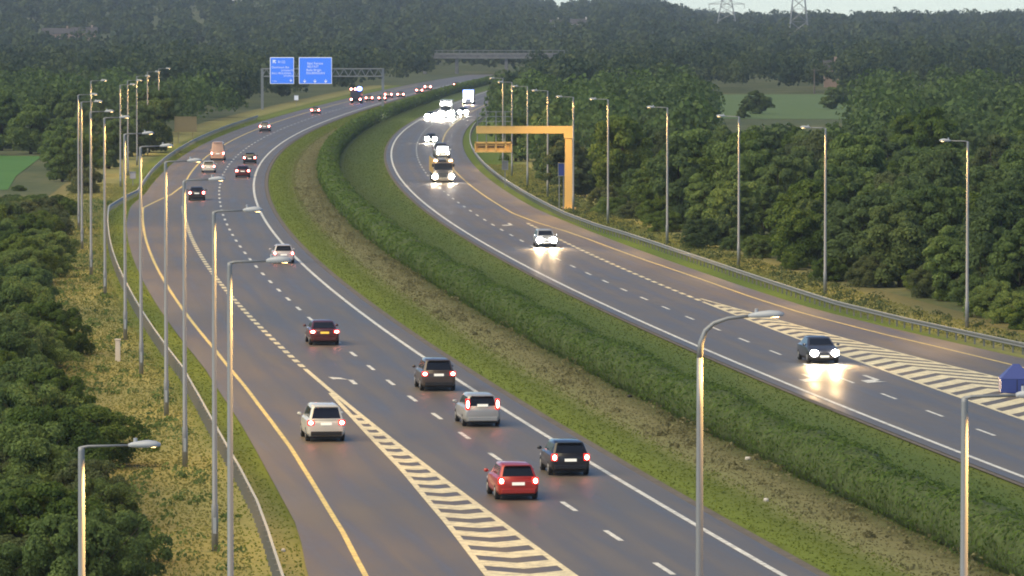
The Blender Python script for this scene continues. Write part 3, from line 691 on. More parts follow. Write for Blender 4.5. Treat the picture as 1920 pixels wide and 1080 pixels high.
weeds('weeds', Lm, lambda z: O['Lrail'](z) - 7, lambda z: O['Lrail'](z) - 1, 175, 560, 420, F_MID, 'green weeds dotted through the dry grass by the left guardrail')
weeds('weeds', Lm, const(4.9), const(8.0), 175, 620, 260, F_BROWN, 'tufty dead weeds at the foot of the hedge')
weeds('weeds', Rm, lambda z: O['Rrail'](z) + 1.2, lambda z: O['Rrail'](z) + 6, 300, 620, 380, F_OLIVE, 'olive weeds behind the right guardrail')
F_BANK = foliage('bank_grass_blades', [(0.060, 0.088, 0.022), (0.085, 0.120, 0.028), (0.12, 0.16, 0.038)])
tufts('grass', Rm, const(-6.6), const(-1.1), 200, 1200, 34000, F_BANK, 0.07, 'green grass between the hedge and the right carriageway')

# ------------------------------------------------------------------ bridge, gantries, signs, small street furniture
def bridge():
    z = 1790; root = empty('road_bridge', (0, z, 0)); tag(root, 'pale concrete road bridge crossing the motorway in front of the wood', 'bridge')
    MB().box((-7, 0, 6.0), (50, 11, 1.2)).build('deck', M['concrete'], root)
    for s in (-1, 1):
        MB().box((-7, s * 5.6, 6.95), (50, 0.3, 0.66)).build('parapet', M['concrete'], root)
        mb = MB()
        for k in range(26): mb.box((-32 + k * 2, s * 5.6, 7.7), (0.12, 0.12, 0.85))
        mb.box((-7, s * 5.6, 8.16), (50, 0.14, 0.16)).build('railing', M['rail'], root)
    for px in (-30, -19, -2, 16): MB().box((px, 0, 2.7), (1.1, 9, 5.4)).build('pier', M['concrete'], root)
bridge()
def sign_panel(root, x, w, zb, zt, y, rows, arrows):
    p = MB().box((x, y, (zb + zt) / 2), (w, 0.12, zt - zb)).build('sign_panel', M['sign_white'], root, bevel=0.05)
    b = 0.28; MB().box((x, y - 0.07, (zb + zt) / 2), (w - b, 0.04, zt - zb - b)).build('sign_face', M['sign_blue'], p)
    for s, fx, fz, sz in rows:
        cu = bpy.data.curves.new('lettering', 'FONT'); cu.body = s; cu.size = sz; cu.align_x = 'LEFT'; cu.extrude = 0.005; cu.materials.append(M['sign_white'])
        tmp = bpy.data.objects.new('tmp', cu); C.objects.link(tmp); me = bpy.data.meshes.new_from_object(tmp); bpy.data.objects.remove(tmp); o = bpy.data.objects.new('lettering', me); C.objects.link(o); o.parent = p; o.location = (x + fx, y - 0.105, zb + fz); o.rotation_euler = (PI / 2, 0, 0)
    mb = MB()
    for ax, az, ang, s in arrows:
        pts = [(-.09, .45), (.09, .45), (.09, -.05), (.38, .2), (.38, -.02), (0, -.45), (-.38, -.02), (-.38, .2), (-.09, -.05)]
        ca, sa = math.cos(ang), math.sin(ang)
        mb.add([(x + ax + s * (a * ca - c * sa), y - 0.105, zb + az + s * (a * sa + c * ca)) for a, c in pts], [tuple(range(9))])
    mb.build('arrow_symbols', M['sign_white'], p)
    return p
def blue_gantry():
    z = 1114; g = lambda px: (px - 960) / FPX * z
    root = empty('sign_gantry', (0, z, 0)); tag(root, 'grey lattice gantry over the left carriageway carrying two blue direction signs', 'gantry')
    xl, xr = g(492), g(718); zt, zb = 8.7, 7.1
    for x in (xl, xr): MB().box((x, 0, 4.4), (0.55, 0.55, 8.8)).build('gantry_post', M['gantry_grey'], root)
    mb = MB()
    for y in (-0.5, 0.5):
        for h in (zt, zb): mb.tube([(xl, y, h), (xr, y, h)], 0.13, 6)
        n = 14
        for k in range(n):
            a = xl + (xr - xl) * k / n; b = xl + (xr - xl) * (k + 1) / n; m_ = (a + b) / 2
            mb.tube([(a, y, zb), (m_, y, zt)], 0.08, 5); mb.tube([(m_, y, zt), (b, y, zb)], 0.08, 5)
    mb.build('truss', M['gantry_grey'], root)
    zc = lambda py: 20 - (py - HY) * z / FPX
    sign_panel(root, g(529.5), 45 / FPX * z, zc(157), zc(107), -1.0,
               [('R132', -0.85, 4.45, 0.75), ('Domhnach Bat', -2.2, 3.35, 0.62), ('DONABATE', -0.2, 2.72, 0.5), ('BALLYBOUGHAL', -2.2, 2.1, 0.56), ('SWORDS', 0.3, 1.55, 0.5), ('1 km', -2.1, 0.45, 0.5)], [(-1.65, 4.8, -2.4, 1.1), (1.9, 0.75, 0, 0.7)])
    sign_panel(root, g(592), 62 / FPX * z, zc(157), zc(107), -1.0,
               [('Béal Feirste', -1.75, 4.15, 0.72), ('BELFAST', -1.75, 3.5, 0.66), ('Baile Brigín', -1.95, 2.75, 0.72), ('BALBRIGGAN', -1.95, 2.1, 0.66)], [(-2.3, 0.6, 0, 0.85), (-0.1, 0.6, 0, 0.85), (2.2, 0.6, 0, 0.85)])
blue_gantry()
def buff_gantry():
    z = 538; g = lambda px: (px - 960) / FPX * z; zc = lambda py: 20 - (py - HY) * z / FPX
    root = empty('cantilever_gantry', (g(1066), z, 0)); tag(root, 'buff steel cantilever gantry lit by lamplight, holding a ribbed sign seen from behind', 'gantry')
    X = lambda px: g(px) - g(1066)
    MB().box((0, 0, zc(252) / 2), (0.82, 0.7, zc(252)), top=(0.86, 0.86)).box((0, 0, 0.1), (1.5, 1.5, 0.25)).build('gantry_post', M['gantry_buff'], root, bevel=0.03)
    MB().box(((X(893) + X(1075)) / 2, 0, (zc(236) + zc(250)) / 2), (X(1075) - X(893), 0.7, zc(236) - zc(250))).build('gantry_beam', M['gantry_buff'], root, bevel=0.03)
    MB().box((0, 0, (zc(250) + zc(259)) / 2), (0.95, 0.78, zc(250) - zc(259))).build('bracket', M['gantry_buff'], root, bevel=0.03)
    # walkway cage above the beam
    mb = MB(); xs = [X(p) for p in (895, 912, 930, 947, 960)]
    for x in xs: mb.box((x, -0.55, (zc(208) + zc(236)) / 2), (0.09, 0.09, zc(208) - zc(236)))
    for py in (209, 218, 227): mb.box(((xs[0] + xs[-1]) / 2, -0.55, zc(py)), (xs[-1] - xs[0], 0.05, 0.06))
    mb.build('cage', M['gantry_grey'], root)
    # sign below the beam, back side with ribs
    x0, x1 = X(890), X(960); zt, zb = zc(266), zc(285); zm = (zt + zb) / 2
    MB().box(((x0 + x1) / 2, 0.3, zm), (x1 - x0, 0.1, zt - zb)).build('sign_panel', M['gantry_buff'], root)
    mb = MB()
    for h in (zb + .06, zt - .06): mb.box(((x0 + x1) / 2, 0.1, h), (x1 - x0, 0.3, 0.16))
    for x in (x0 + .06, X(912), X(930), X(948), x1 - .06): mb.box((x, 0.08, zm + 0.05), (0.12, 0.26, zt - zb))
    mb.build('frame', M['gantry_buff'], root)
    mb = MB()
    for a, b in ((X(896), X(909)), (X(914), X(927)), (X(932), X(945))): mb.box(((a + b) / 2, 0.2, zm + .02), (b - a, 0.09, 0.13))
    mb.build('slot', M['trim'], root)
    mb = MB()
    for x in xs[:4]: mb.box((x, 0.08, (zc(250) + zt) / 2), (0.1, 0.14, zc(250) - zt - 0.01))
    mb.build('hanger', M['gantry_grey'], root)
buff_gantry()
def board(name, px0, px1, py0, py1, base_py, face, post, label, cat, back=True, legs=2):
    cx, z = un((px0 + px1) / 2, base_py); zc = lambda py: 20 - (py - HY) * z / FPX; w = (px1 - px0) / FPX * z
    root = empty(name, (cx, z, 0)); tag(root, label, cat)
    a, b = zc(py1), zc(py0)
    p = MB().box((0, 0, (a + b) / 2), (w, 0.08, b - a)).build('board', face, root, bevel=0.02)
    mb = MB(); e = min(0.09, w * .1)
    for s in (-1, 1): mb.box((s * (w / 2 - e / 2), -0.06, (a + b) / 2), (e, 0.04, b - a)); mb.box((0, -0.085, (a + b) / 2 + s * ((b - a) / 2 - e / 2)), (w, 0.03, e))
    mb.build('frame', post, root)
    for s in ((-1, 1) if legs == 2 else (0,)): MB().box((s * w * 0.32, 0.1, b * .5 - .05), (0.1, 0.1, b - .1)).build('leg', post, root)
    return root
board('road_sign', 327, 369, 218, 247, 268, M['sign_brown'], M['sign_brown'], 'brown backed road sign on two legs before the trees, left of the motorway', 'road sign')
board('road_sign', 243, 255, 321, 335, 348, M['sign_pale'], M['steel'], 'small pale sign on one leg among the far left lamp posts', 'road sign', legs=1)
board('road_sign', 1046, 1059, 305, 330, 402, M['blue_paint'], M['steel'], 'dark blue sign directly left of the buff gantry post', 'road sign')
board('road_sign', 941, 953, 301, 318, 352, M['sign_back'], M['steel'], 'small grey sign back behind the right guardrail, under the gantry arm', 'road sign', legs=1)
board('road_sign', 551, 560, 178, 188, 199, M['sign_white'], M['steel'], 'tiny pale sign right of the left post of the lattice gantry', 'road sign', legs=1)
def marker():
    x, z = un(221, 678); root = empty('marker_post', (x, z, 0)); tag(root, 'short white marker post at the edge of the left scrub', 'marker post')
    MB().box((0, 0, 0.62), (0.3, 0.22, 1.24), top=(0.9, 0.9)).build('post', M['render_wall'], root, bevel=0.02)
    MB().box((0, 0, 1.28), (0.36, 0.28, 0.08)).build('cap', M['render_wall'], root, bevel=0.02)
marker()
def cabinet():
    x, z = un(1905, 739); root = empty('utility_cabinet', (x + 0.0, z, ROAD)); tag(root, 'dark blue cabinet with a pyramid top standing in the hatched gore at the right edge', 'cabinet')
    MB().box((0, 0, 0.38), (1.7, 1.5, 0.76)).build('body', M['blue_paint'], root, bevel=0.02)
    MB().box((0, 0, 1.13), (1.74, 1.54, 0.74), top=(0.18, 0.18)).build('roof', M['blue_paint'], root)
    MB().box((-0.02, -0.76, 0.38), (0.03, 0.02, 0.7)).box((0.25, -0.765, 0.42), (0.05, 0.03, 0.14)).build('door_seam', M['trim'], root)
cabinet()
def litter():
    for i, (px, py, s) in enumerate([(1403, 863, 0.35), (1437, 941, 0.3), (1180, 746, 0.3), (531, 1036, 0.25)]):
        x, z = un(px, py); mb = MB(); g = random.Random(i)
        n = 7; top = [(s * .5 * math.cos(a * 6.28 / n) * g.uniform(.6, 1.1), s * .3 * math.sin(a * 6.28 / n) * g.uniform(.6, 1.1)) for a in range(n)]
        mb.loft([[(a, b, 0.0) for a, b in top], [(a * .85, b * .85, 0.08 + g.uniform(0, .05)) for a, b in top], [(a * .4, b * .4, 0.14) for a, b in top]])
        o = mb.build('litter', M['trim'] if i == 2 else M['render_wall'], None, True); o.location = (x, z, 0.02); tag(o, ['white scrap on the brown grass below the hedge', 'white scrap nearer the swan-neck post below the hedge', 'black scrap at the foot of the hedge', 'pale scrap on the green verge in the lower left'][i], 'litter')
litter()
def pylon(px, z, base_h, H, wb, arms, label):
    x = (px - 960) / FPX * z; root = empty('electricity_pylon', (x, z, hill(x, z))); tag(root, label, 'pylon')
    mb = MB(); r = 0.17; lv = [0, .16, .3, .43, .54, .64, .73, .81, .88, .94, 1]
    def wd(t): return wb * (1 - t) ** 1.1 * .5 + 0.9 if t < .75 else 1.25
    for sx in (-1, 1):
        for sy in (-1, 1): mb.tube([(sx * wd(t), sy * wd(t), H * t) for t in lv], r, 4)
    for a, b in zip(lv[:-1], lv[1:]):
        for s in (-1, 1):
            mb.tube([(-wd(a), s * wd(a), H * a), (wd(b), s * wd(b), H * b)], r * .55, 4); mb.tube([(wd(a), s * wd(a), H * a), (-wd(b), s * wd(b), H * b)], r * .55, 4)
            mb.tube([(s * wd(a), -wd(a), H * a), (s * wd(b), wd(b), H * b)], r * .55, 4)
        mb.tube([(-wd(b), -wd(b), H * b), (wd(b), -wd(b), H * b)], r * .55, 4)
    mb.build('tower', M['steel'], root)
    for h, w in arms:
        mb = MB(); mb.tube([(-w, 0, h), (w, 0, h)], r, 4)
        for s in (-1, 1): mb.tube([(s * w, 0, h), (s * 1.2, 0, h + 1.8)], r * .6, 4); mb.tube([(s * w * .97, 0, h), (s * w * .97, 0, h - 2.6)], 0.14, 4)
        mb.build('cross_arm', M['steel'], root)
    return x
pylon(1362, 3000, 0, 33, 12, [(19.4, 10.5), (26.5, 8)], 'lattice electricity pylon with a wide flat cross-arm at the skyline')
pylon(1497, 2450, 0, 46, 9, [(34, 8), (40, 6)], 'nearer slim electricity pylon to the right, its top cut off by the frame')
def house(px, z, w, d, h, wallm, label, chim=True):
    x = (px - 960) / FPX * z; root = empty('house', (x, z, hill(x, z) + 2.0)); tag(root, label, 'house')
    MB().box((0, 0, h / 2 - 2.2), (w, d, h + 4.4)).build('wall', wallm, root)
    o = 0.4; mb = MB().add([(-w / 2 - o, -d / 2 - o, h), (w / 2 + o, -d / 2 - o, h), (w / 2 + o, d / 2 + o, h), (-w / 2 - o, d / 2 + o, h), (-w / 2 - o, 0, h + 2.6), (w / 2 + o, 0, h + 2.6)], [(0, 1, 5, 4), (2, 3, 4, 5), (0, 4, 3), (1, 2, 5), (0, 3, 2, 1)])
    rf = mb.build('roof', M['slate'], root)
    MB().box((w * .3, 0, h + 2.9), (0.8, 0.8, 1.4)).build('chimney', wallm, rf)
    for k in range(3):
        MB().box((-w * .3 + w * .3 * k, -d / 2 - 0.03, h * .55), (1.1, 0.06, 1.3)).build('window', M['glass'], root)
for a in [(1040, 2700, 6, 6, 4.5, M['render_wall'], 'small white house in the woods above the bridge'), (1088, 2720, 10, 6, 4.2, M['render_wall'], 'long white house right of the small white one above the bridge'),
          (110, 2350, 14, 7, 3.2, M['clay'], 'long pinkish farm building in the woods at the upper left'), (160, 2380, 11, 7, 3.0, M['clay'], 'shorter pinkish farm building right of the long one'),
          (443, 3300, 8, 6, 5, M['render_wall'], 'pale house near the top edge, left of its neighbour'), (490, 3350, 12, 6, 3.6, M['clay'], 'low pinkish house near the top edge, right of the pale house'),
          (1558, 1460, 4, 3, 3, M['clay'], 'tiny pinkish hut above the far right pasture')]:
    house(*a)
x, z = un(1527, 176); r_ = empty('utility_pole', (x, z, 0)); tag(r_, 'pale wooden utility pole at the far edge of the right pasture', 'utility pole')
MB().tube([(0, 0, 0), (0, 0, 6.4)], [0.22, 0.16], 7).build('pole', M['drain'], r_); MB().box((0.3, 0, 6.1), (1.9, 0.14, 0.14)).build('cross_arm', M['drain'], r_)

# ------------------------------------------------------------------ vehicles
PAINT = {}
def car_paint(col):
    if col not in PAINT:
        m = mat('car_paint', col, 0.35, 0.25 if max(col) < .5 else 0.05, coat=0.6)
        PAINT[col] = m
    return PAINT[col]
SPEC = {  # L, W, H, belt, bonnet, cabin base rear, roof rear, roof front, base front
 'hatch': (4.1, 1.76, 1.48, 0.96, 0.92, -1.98, -1.60, 0.30, 1.10),
 'suv': (4.4, 1.86, 1.68, 1.08, 1.02, -2.12, -1.78, 0.35, 1.15),
 'saloon': (4.6, 1.80, 1.44, 0.98, 0.90, -1.75, -0.95, 0.35, 1.20),
 'estate': (4.6, 1.82, 1.55, 0.98, 0.92, -2.22, -1.82, 0.35, 1.20),
 'mpv': (4.2, 1.82, 1.70, 1.05, 1.0, -2.04, -1.84, 0.55, 1.35),
 'van': (5.3, 2.0, 2.55, 1.25, 1.15, -2.60, -2.52, 1.15, 1.95),
}
def wheel(root, x, y, r, w=0.2):
    s = 1 if x > 0 else -1
    t = MB().tube([(x - w / 2 * s, y, r), (x + w * .35 * s, y, r), (x + w / 2 * s, y, r)], [r, r, r * .9], 16).build('wheel', M['rubber'], root, False)
    MB().tube([(x + w * .42 * s, y, r), (x + w * .56 * s, y, r)], [r * .62, r * .55], 10).build('rim', M['rim'], t)
def spot(parent, loc, power, pitch=R(8)):
    key = 'headlamp_light_%d' % int(power); ld = bpy.data.lights.get(key)
    if ld is None: ld = bpy.data.lights.new(key, 'SPOT'); ld.energy = power; ld.color = (1.0, 0.62, 0.25); ld.spot_size = R(75); ld.spot_blend = 0.7; ld.shadow_soft_size = 0.12
    o = bpy.data.objects.new('headlamp_light', ld); C.objects.link(o); o.parent = parent; o.location = loc; o.rotation_euler = (PI / 2 - pitch, 0, 0)
def make_car(kind, col, tail=True, lamp_h=None, plate='white_plate', lamp=(0.17, 0.11), head_power=0, glow=None, name='car', head_r=0.1):
    Lg, Wd, H, belt, bon, cbr, crr, crf, cbf = SPEC[kind]; w = Wd / 2; root = empty(name); pm = car_paint(col)
    def ring(y, ww, zl, zt): return [(-ww * .86, y, zl), (-ww * .98, y, zl + .14), (-ww, y, (zl + zt) / 2), (-ww * .97, y, zt - .07), (-ww * .86, y, zt), (ww * .86, y, zt), (ww * .97, y, zt - .07), (ww, y, (zl + zt) / 2), (ww * .98, y, zl + .14), (ww * .86, y, zl)]
    hl = Lg / 2
    st = [(-hl, w * .86, .38, belt - .16), (-hl + .08, w * .95, .28, belt - .03), (-hl + .5, w, .22, belt), (cbf - .2, w, .20, belt), (cbf + .1, w * .99, .20, belt - .02), (hl - .45, w * .95, .22, bon - .08), (hl - .12, w * .87, .28, bon - .2), (hl, w * .72, .36, bon - .34)]
    MB().loft([ring(*s) for s in st]).build('body', pm, root, True, 0.045)
    # cabin with pillars
    wb, wr = w * .88, w * .70; y0, y1, y2, y3 = cbr, crr, crf, cbf; zb, zr = belt - .02, H - .05
    mid = (y1 + y2) / 2
    cab = MB(); vs = [(-wb, y0, zb), (wb, y0, zb), (-wb, y3, zb), (wb, y3, zb), (-wr, y1, zr), (wr, y1, zr), (-wr, y2, zr), (wr, y2, zr),
                      (-wr * .8, y1 + .1, H - .01), (wr * .8, y1 + .1, H - .01), (-wr * .8, y2 - .12, H - .01), (wr * .8, y2 - .12, H - .01), (0, mid, H + .02)]
    cab.add(vs, [(0, 1, 5, 4), (2, 6, 7, 3), (0, 4, 6, 2), (1, 3, 7, 5), (4, 5, 9, 8), (6, 10, 11, 7), (4, 8, 10, 6), (5, 7, 11, 9), (8, 9, 12), (9, 11, 12), (11, 10, 12), (10, 8, 12)])
    cab.build('cabin', pm, root, True, 0.06)
    def pane(name, a, b, c, d, n, inset=(.07, .12)):
        a, b, c, d = map(Vector, (a, b, c, d)); n = Vector(n).normalized() * .012
        def q(u, v): return (a * (1 - u) + b * u) * (1 - v) + (d * (1 - u) + c * u) * v
        i, j = inset; f = [q(i, j), q(1 - i, j), q(1 - i, 1 - j), q(i, 1 - j)]
        MB().add([p + n for p in f] + [p - n * .3 for p in f], [(0, 1, 2, 3), (7, 6, 5, 4), (0, 4, 5, 1), (1, 5, 6, 2), (2, 6, 7, 3), (3, 7, 4, 0)]).build(name, M['glass'], root)
    V = vs
    if kind != 'van': pane('rear_window', V[0], V[1], V[5], V[4], (0, -1, (y1 - y0) / (zr - zb)))
    pane('windscreen', V[3], V[2], V[6], V[7], (0, 1, (y3 - y2) / (zr - zb)))
    pane('side_window', V[2], V[0], V[4], V[6], (-1, 0, .3), (.1, .15)); pane('side_window', V[1], V[3], V[7], V[5], (1, 0, .3), (.1, .15))
    if tail and kind != 'saloon': MB().box((0, y1 - .06, H - .05), (wr * 1.7, .22, .05)).build('spoiler', pm, root, bevel=.02)
    MB().box((0, 0, .24), (Wd * .8, Lg * .86, .16)).build('underbody', M['trim'], root)
    wh = 0.32 if kind in ('hatch', 'saloon', 'estate') else 0.35
    for sx in (-1, 1):
        for sy in (-1, 1): wheel(root, sx * (w - .10), sy * (hl - .82), wh)
        MB().ell((sx * (w + .08), cbf - .15, belt + .06), (.11, .07, .08), 8, 5).build('mirror', pm, root, True)
    lh = lamp_h or belt - .14; rw = w * .80
    for sx in (-1, 1):
        if tail:
            t = MB().box((sx * rw, -hl + .045, lh), (lamp[0] * 1.9, .16, lamp[1] * 2.2)).build('tail_light', M['tail_red'], root, bevel=.03)
            MB().ell((sx * rw, -hl - .045, lh), (lamp[0] * .62, .04, lamp[1] * .8), 10, 6).build('bulb', M['tail_core'], t)
        h = MB().ell((sx * w * .68, hl - .12, bon - .28), (.22, .16, .11), 10, 6).build('headlight', M['head_glass'] if not tail else M['head_off'], root, True)
        if not tail:
            MB().ell((sx * w * .68, hl + .02, bon - .28), (head_r * 1.15, .06, head_r), 12, 8).build('bulb', M['head_core'], h)
            if head_power: spot(h, (sx * w * .68, hl + .12, bon - .28), head_power)
    if tail: MB().box((0, -hl - .01, lh - .06 if kind != 'hatch' else lh - .12), (.52, .04, .12)).build('number_plate', M[plate], root)
    else: MB().box((0, hl - .02, .42), (.52, .06, .12)).build('number_plate', M[plate], root)
    MB().box((0, -hl + .03, .40), (Wd * .8, .12, .20)).build('rear_bumper', M['trim'] if kind in ('suv', 'mpv') else pm, root, bevel=.03)
    MB().box((0, hl - .08, .40), (Wd * .66, .14, .16)).build('grille', M['trim'], root, bevel=.03)
    return root
def heading(base, z): return math.atan2(-(base(z + 10) - base(z - 10)), 20)
def place(root, px, py, label, cat, length, base=Lm, away=True, group=None, dx=0.0):
    """px, py: pixel where the middle of the visible end meets the road"""
    x, z = un(px, py, ROAD); hd = heading(base, z)
    zc = z + length / 2; xc = x - math.sin(hd) * length / 2
    root.location = (xc + dx, zc, ROAD); root.rotation_euler = (0, 0, hd if away else hd + PI)
    tag(root, label, cat, group); return root
GA = 'cars driving away on the left carriageway'
WHT, SIL, BLK, RED, NVY = (0.62, 0.62, 0.58), (0.40, 0.41, 0.41), (0.016, 0.016, 0.02), (0.42, 0.035, 0.025), (0.03, 0.035, 0.05)
for kind, col, px, py, lab, kw in [
    ('mpv', WHT, 612, 829, 'boxy white car alone on the slip lane, black rear window', {}),
    ('saloon', (0.10, 0.022, 0.02), 609, 648, 'dark red saloon with a yellow rear plate, alone in the middle of the carriageway', dict(plate='yellow_plate', lamp=(.2, .09))),
    ('suv', (0.085, 0.065, 0.055), 823, 734, 'dark hatchback ahead of the silver estate, beside the edge line', {}),
    ('estate', SIL, 905, 801, 'silver estate car with tall tail lights between two dark cars', dict(lamp=(.11, .24), lamp_h=1.12)),
    ('hatch', BLK, 1070, 893, 'black hatchback with round tail lights overtaking the red car', dict(lamp=(.14, .14))),
    ('hatch', RED, 972, 939, 'red hatchback in the near lane with one dazzling tail light', dict(lamp=(.14, .13))),
    ('hatch', (0.55, 0.5, 0.5), 532, 494, 'pale car following the edge line under a lantern', dict(lamp=(.13, .13))),
    ('saloon', (0.03, 0.02, 0.025), 369, 376, 'dark car beside the end of the slip lane, left of its lane dashes', dict(lamp=(.2, .15))),
    ('saloon', (0.12, 0.02, 0.02), 455, 333, 'dark red low car behind the dark hatchback in the outer lane', dict(lamp=(.22, .14))),
    ('hatch', BLK, 468, 307, 'dark hatchback level with the orange van, in the outer lane', dict(lamp=(.18, .16))),
    ('hatch', WHT, 391, 324, 'small white car directly behind the orange van', dict(lamp=(.18, .13))),
    ('van', (0.68, 0.42, 0.28), 408, 301, 'tall orange-pink camper van in the nearside lane', dict(lamp=(.13, .22), lamp_h=1.0)),
    ('suv', (0.25, 0.25, 0.28), 496, 247, 'grey car alone beyond the orange van', dict(lamp=(.2, .17))),
    ('hatch', BLK, 591, 214, 'tiny dark car on the bend left of the lorry with blue beacons', dict(lamp=(.28, .2))),
    ('hatch', BLK, 692, 190, 'dark car tucked beside the lorry with blue beacons', dict(lamp=(.28, .22))),
    ('hatch', BLK, 716, 190, 'dark car nearest the reserve in the far queue', dict(lamp=(.28, .22))),
    ('suv', (0.2, 0.15, 0.15), 728, 184, 'higher car in the middle of the far queue', dict(lamp=(.28, .24))),
    ('hatch', BLK, 751, 183, 'dark car at the right of the far queue', dict(lamp=(.28, .22))),
    ('hatch', BLK, 786, 175, 'small dark car behind the grey van near the bridge', dict(lamp=(.3, .22))),
    ('suv', (0.2, 0.2, 0.22), 802, 169, 'grey van-like car further on towards the bridge', dict(lamp=(.3, .28))),
    ('hatch', BLK, 856, 164, 'dark car above the dazzling headlights, towards the bridge', dict(lamp=(.3, .26))),
    ('hatch', BLK, 929, 151, 'farthest car, a pair of red lights just before the bridge', dict(lamp=(.3, .26)))]:
    c = make_car(kind, col, **kw, name='van' if kind == 'van' else 'car'); place(c, px, py, lab, 'van' if kind == 'van' else 'car', SPEC[kind][0], group=GA)
GB = 'vehicles approaching on the right carriageway'
c = make_car('saloon', (0.05, 0.05, 0.06), tail=False, head_power=1100, head_r=.19); place(c, 1546, 682, 'dark grey car with dazzling headlights beside the right chevrons', 'car', 4.4, Rm, False, GB)
c = make_car('hatch', SIL, tail=False, head_power=1100, head_r=.24); place(c, 1025, 464, 'silver car with dazzling headlights beside the start of the exit lane', 'car', 4.1, Rm, False, GB)
for kind, col, px, py, lab, hr in [
    ('hatch', BLK, 808, 268, 'car half hidden behind the car transporter, one headlight showing', .3),
    ('hatch', BLK, 807, 224, 'leftmost of the cars in the dazzling cluster of headlights', .4),
    ('hatch', SIL, 822, 222, 'middle car in the dazzling cluster of headlights', .4),
    ('suv', BLK, 868, 217, 'single car right of the dazzling cluster of headlights', .34)]:
    c = make_car(kind, col, tail=False, head_r=hr, head_power=150); place(c, px, py, lab, 'car', SPEC[kind][0], Rm, False, GB)

def lorry(px, py, label, base, away, box_col, cab_col, extras, Lg=9.0, H=3.5, name='lorry', cat='lorry', group=None, head_r=.3):
    root = empty(name); hl = Lg / 2; bm, cm = car_paint(box_col), car_paint(cab_col)
    MB().box((0, -0.9, H / 2 + .45), (2.45, Lg - 2.3, H - .9)).build('cargo_box', bm, root, bevel=.04)
    MB().box((0, hl - .95, 1.65), (2.3, 1.9, 2.3), top=(.92, .8)).build('cab', cm, root, bevel=.08)
    MB().box((0, hl - .06, 2.0), (1.95, .06, .9)).build('windscreen', M['glass'], root)
    MB().box((0, -.2, .62), (1.6, Lg - .5, .25)).box((0, -hl + .1, .55), (2.3, .12, .25)).build('chassis', M['trim'], root)
    for sx in (-1, 1):
        for y in (hl - 1.3, -hl + 1.6, -hl + 2.8): wheel(root, sx * 1.05, y, .5, .3)
        t = MB().box((sx * 1.0, -hl - .02, .95), (.4, .12, .3)).build('tail_light', M['tail_red'], root, bevel=.03)
        if away: MB().ell((sx * 1.0, -hl - .1, .95), (.22, .05, .2), 10, 6).build('bulb', M['tail_core'], t)
        h = MB().ell((sx * .95, hl + .0, .85), (.22, .1, .16), 10, 6).build('headlight', M['head_off'] if away else M['head_glass'], root)
        if not away: spot(h, (sx * .95, hl + .25, .85), 600)
        if not away: MB().ell((sx * .95, hl + .08, .85), (head_r, .08, head_r), 12, 8).build('bulb', M['head_core'], h)
    extras(root, hl, H); place(root, px, py, label, cat, Lg, base, away, group); return root
def beacons(root, hl, H):
    MB().box((0, -hl + .25, H + .08), (1.9, .3, .16)).build('light_bar', M['trim'], root)
    MB().ell((.85, -hl + .12, H - .05), (.62, .14, .5), 10, 6).build('beacon', M['beacon_blue'], root)
    for x in (-1.05, -.15): MB().ell((x, -hl - .08, H - .12), (.2, .06, .22), 10, 6).build('marker_light', M['tail_core'], root)
lorry(667, 194, 'dark lorry with a blue flashing beacon and high tail lights on the far bend', Lm, True, (0.05, 0.06, 0.09), (0.1, 0.1, 0.12), beacons, 8, 3.4, group=GA)
def topmark(root, hl, H):
    for x in (-.7, .7): MB().ell((x, hl + .05, 2.9), (.3, .08, .24), 10, 6).build('marker_light', M['head_core'], root)
lorry(836, 223, 'lorry at the heart of the dazzling cluster, roof lamps lit', Rm, False, (0.15, 0.15, 0.17), (0.2, 0.2, 0.2), topmark, 10, 3.6, group=GB, head_r=.7)
def busface(root, hl, H):
    MB().box((0, hl + .03, 2.1), (2.2, .08, 1.5)).build('lit_front', M['window_glow'], root, bevel=.2)
    MB().box((0, hl + .02, 3.05), (2.3, .1, .35)).build('roof_sign', M['beacon_blue'], root)
lorry(878, 196, 'far lorry with a white lit front and a bluish roof lamp', Rm, False, (0.3, 0.3, 0.36), (0.3, 0.3, 0.36), busface, 9, 3.3, group=GB, head_r=.16)

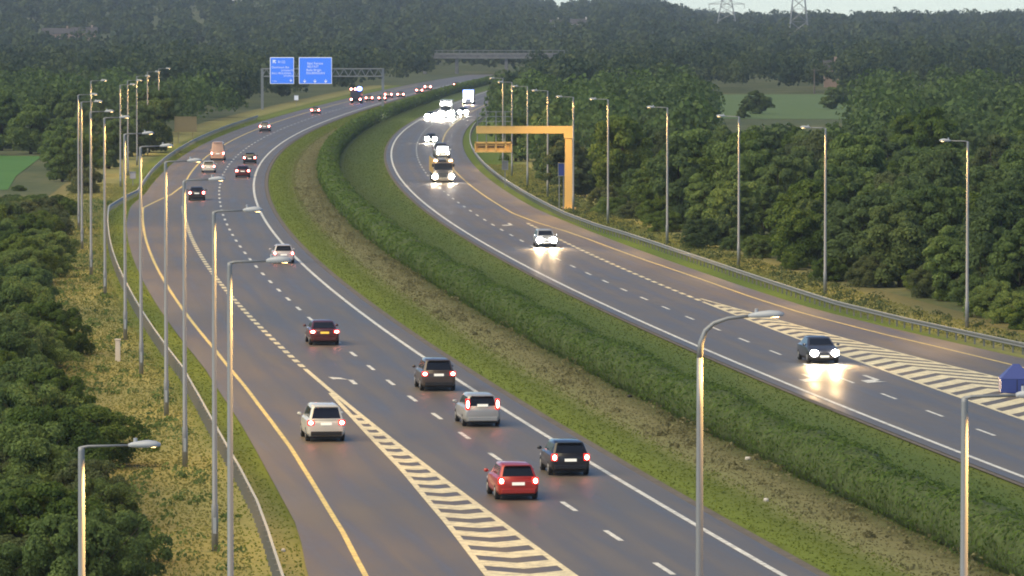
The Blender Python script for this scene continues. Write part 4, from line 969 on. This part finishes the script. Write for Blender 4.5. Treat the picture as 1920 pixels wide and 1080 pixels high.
def transporter():
    root = empty('car_transporter'); cm = car_paint((0.12, 0.10, 0.08)); hl = 7.5
    MB().box((0, hl - 1.1, 1.5), (2.4, 2.2, 2.0), top=(.94, .85)).build('cab', cm, root, bevel=.08)
    MB().box((0, hl + .0, 1.95), (2.05, .06, .75)).build('windscreen', M['glass'], root)
    MB().box((0, hl + .03, .95), (1.3, .06, .5)).build('grille', M['trim'], root)
    MB().box((0, hl + .05, .45), (2.4, .2, .35)).build('bumper', car_paint((0.3, 0.26, 0.2)), root, bevel=.04)
    MB().box((0, -1.0, 1.0), (2.3, 12.4, .16)).box((0, -1.0, .75), (1.2, 12.4, .3)).build('lower_deck', M['gantry_grey'], root)
    MB().box((-.85, 0, 2.86), (.5, 14.4, .1)).box((.85, 0, 2.86), (.5, 14.4, .1)).box((0, 7.1, 2.86), (2.3, .3, .14)).box((0, -7.1, 2.86), (2.3, .3, .14)).build('upper_deck', M['gantry_grey'], root)
    for y in (-6.9, -3.5, 0, 3.4, 6.6):
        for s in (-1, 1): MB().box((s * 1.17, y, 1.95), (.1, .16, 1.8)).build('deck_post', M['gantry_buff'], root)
    for sx in (-1, 1):
        for y in (hl - 1.2, 2.6, -4.2, -5.4): wheel(root, sx * 1.02, y, .48, .3)
        h = MB().ell((sx * .98, hl + .1, .78), (.24, .1, .16), 10, 6).build('headlight', M['head_glass'], root)
        MB().ell((sx * .98, hl + .2, .78), (.30, .08, .28), 12, 8).build('bulb', M['head_core'], h); spot(h, (sx * .98, hl + .35, .78), 260)
        MB().ell((sx * 1.25, hl + .0, 2.1), (.12, .08, .26), 8, 5).build('mirror', M['trim'], root)
        MB().box((sx * .9, hl + .0, 2.65), (.4, .1, .12)).build('marker_light', M['marker_amber'], root)
    place(root, 831, 343, 'long car transporter with dazzling headlights, a car loaded above its cab', 'car transporter', 15.0, Rm, False, GB)
    hd = root.rotation_euler.z
    for j, (ly, lz, col, knd, lab) in enumerate([(5.0, 2.92, WHT, 'hatch', 'white car loaded on the top deck over the transporter cab'), (-0.2, 2.92, (0.1, 0.08, 0.07), 'suv', 'dark car second on the top deck of the transporter'), (0.4, 1.09, (0.25, 0.2, 0.15), 'saloon', 'car on the lower deck of the transporter')]):
        c = make_car(knd, col, tail=False, head_r=.05 if j else .1) if j == 0 else make_car(knd, col, tail=True)
        if j == 0: MB().box((0, 1.16, 1.2), (1.3, .05, .3)).build('windscreen_glint', M['window_glow'], c)  # bright glint on the glass, made as a glowing panel
        c.location = (root.location.x - math.sin(hd) * ly, root.location.y + math.cos(hd) * ly, ROAD + lz); c.rotation_euler = (0, 0, hd)
        if j: 
            for ch in c.children_recursive:
                if ch.name.startswith('bulb'): bpy.data.objects.remove(ch)
        tag(c, lab, 'car')
transporter()

# ------------------------------------------------------------------ haze
def haze():
    m = bpy.data.materials.new('haze'); m.use_nodes = True; N, L = m.node_tree.nodes, m.node_tree.links
    N.remove(N['Principled BSDF']); v = N.new('ShaderNodeVolumePrincipled'); v.inputs['Color'].default_value = (0.72, 0.82, 1.0, 1)
    v.inputs['Density'].default_value = HAZE; v.inputs['Anisotropy'].default_value = 0.2
    L.new(v.outputs[0], N['Material Output'].inputs['Volume'])
    o = MB().box((0, 3420, 31), (6100, 7240, 64)).build('haze', m); tag(o, kind='stuff')
HAZE = 0.00009
haze()
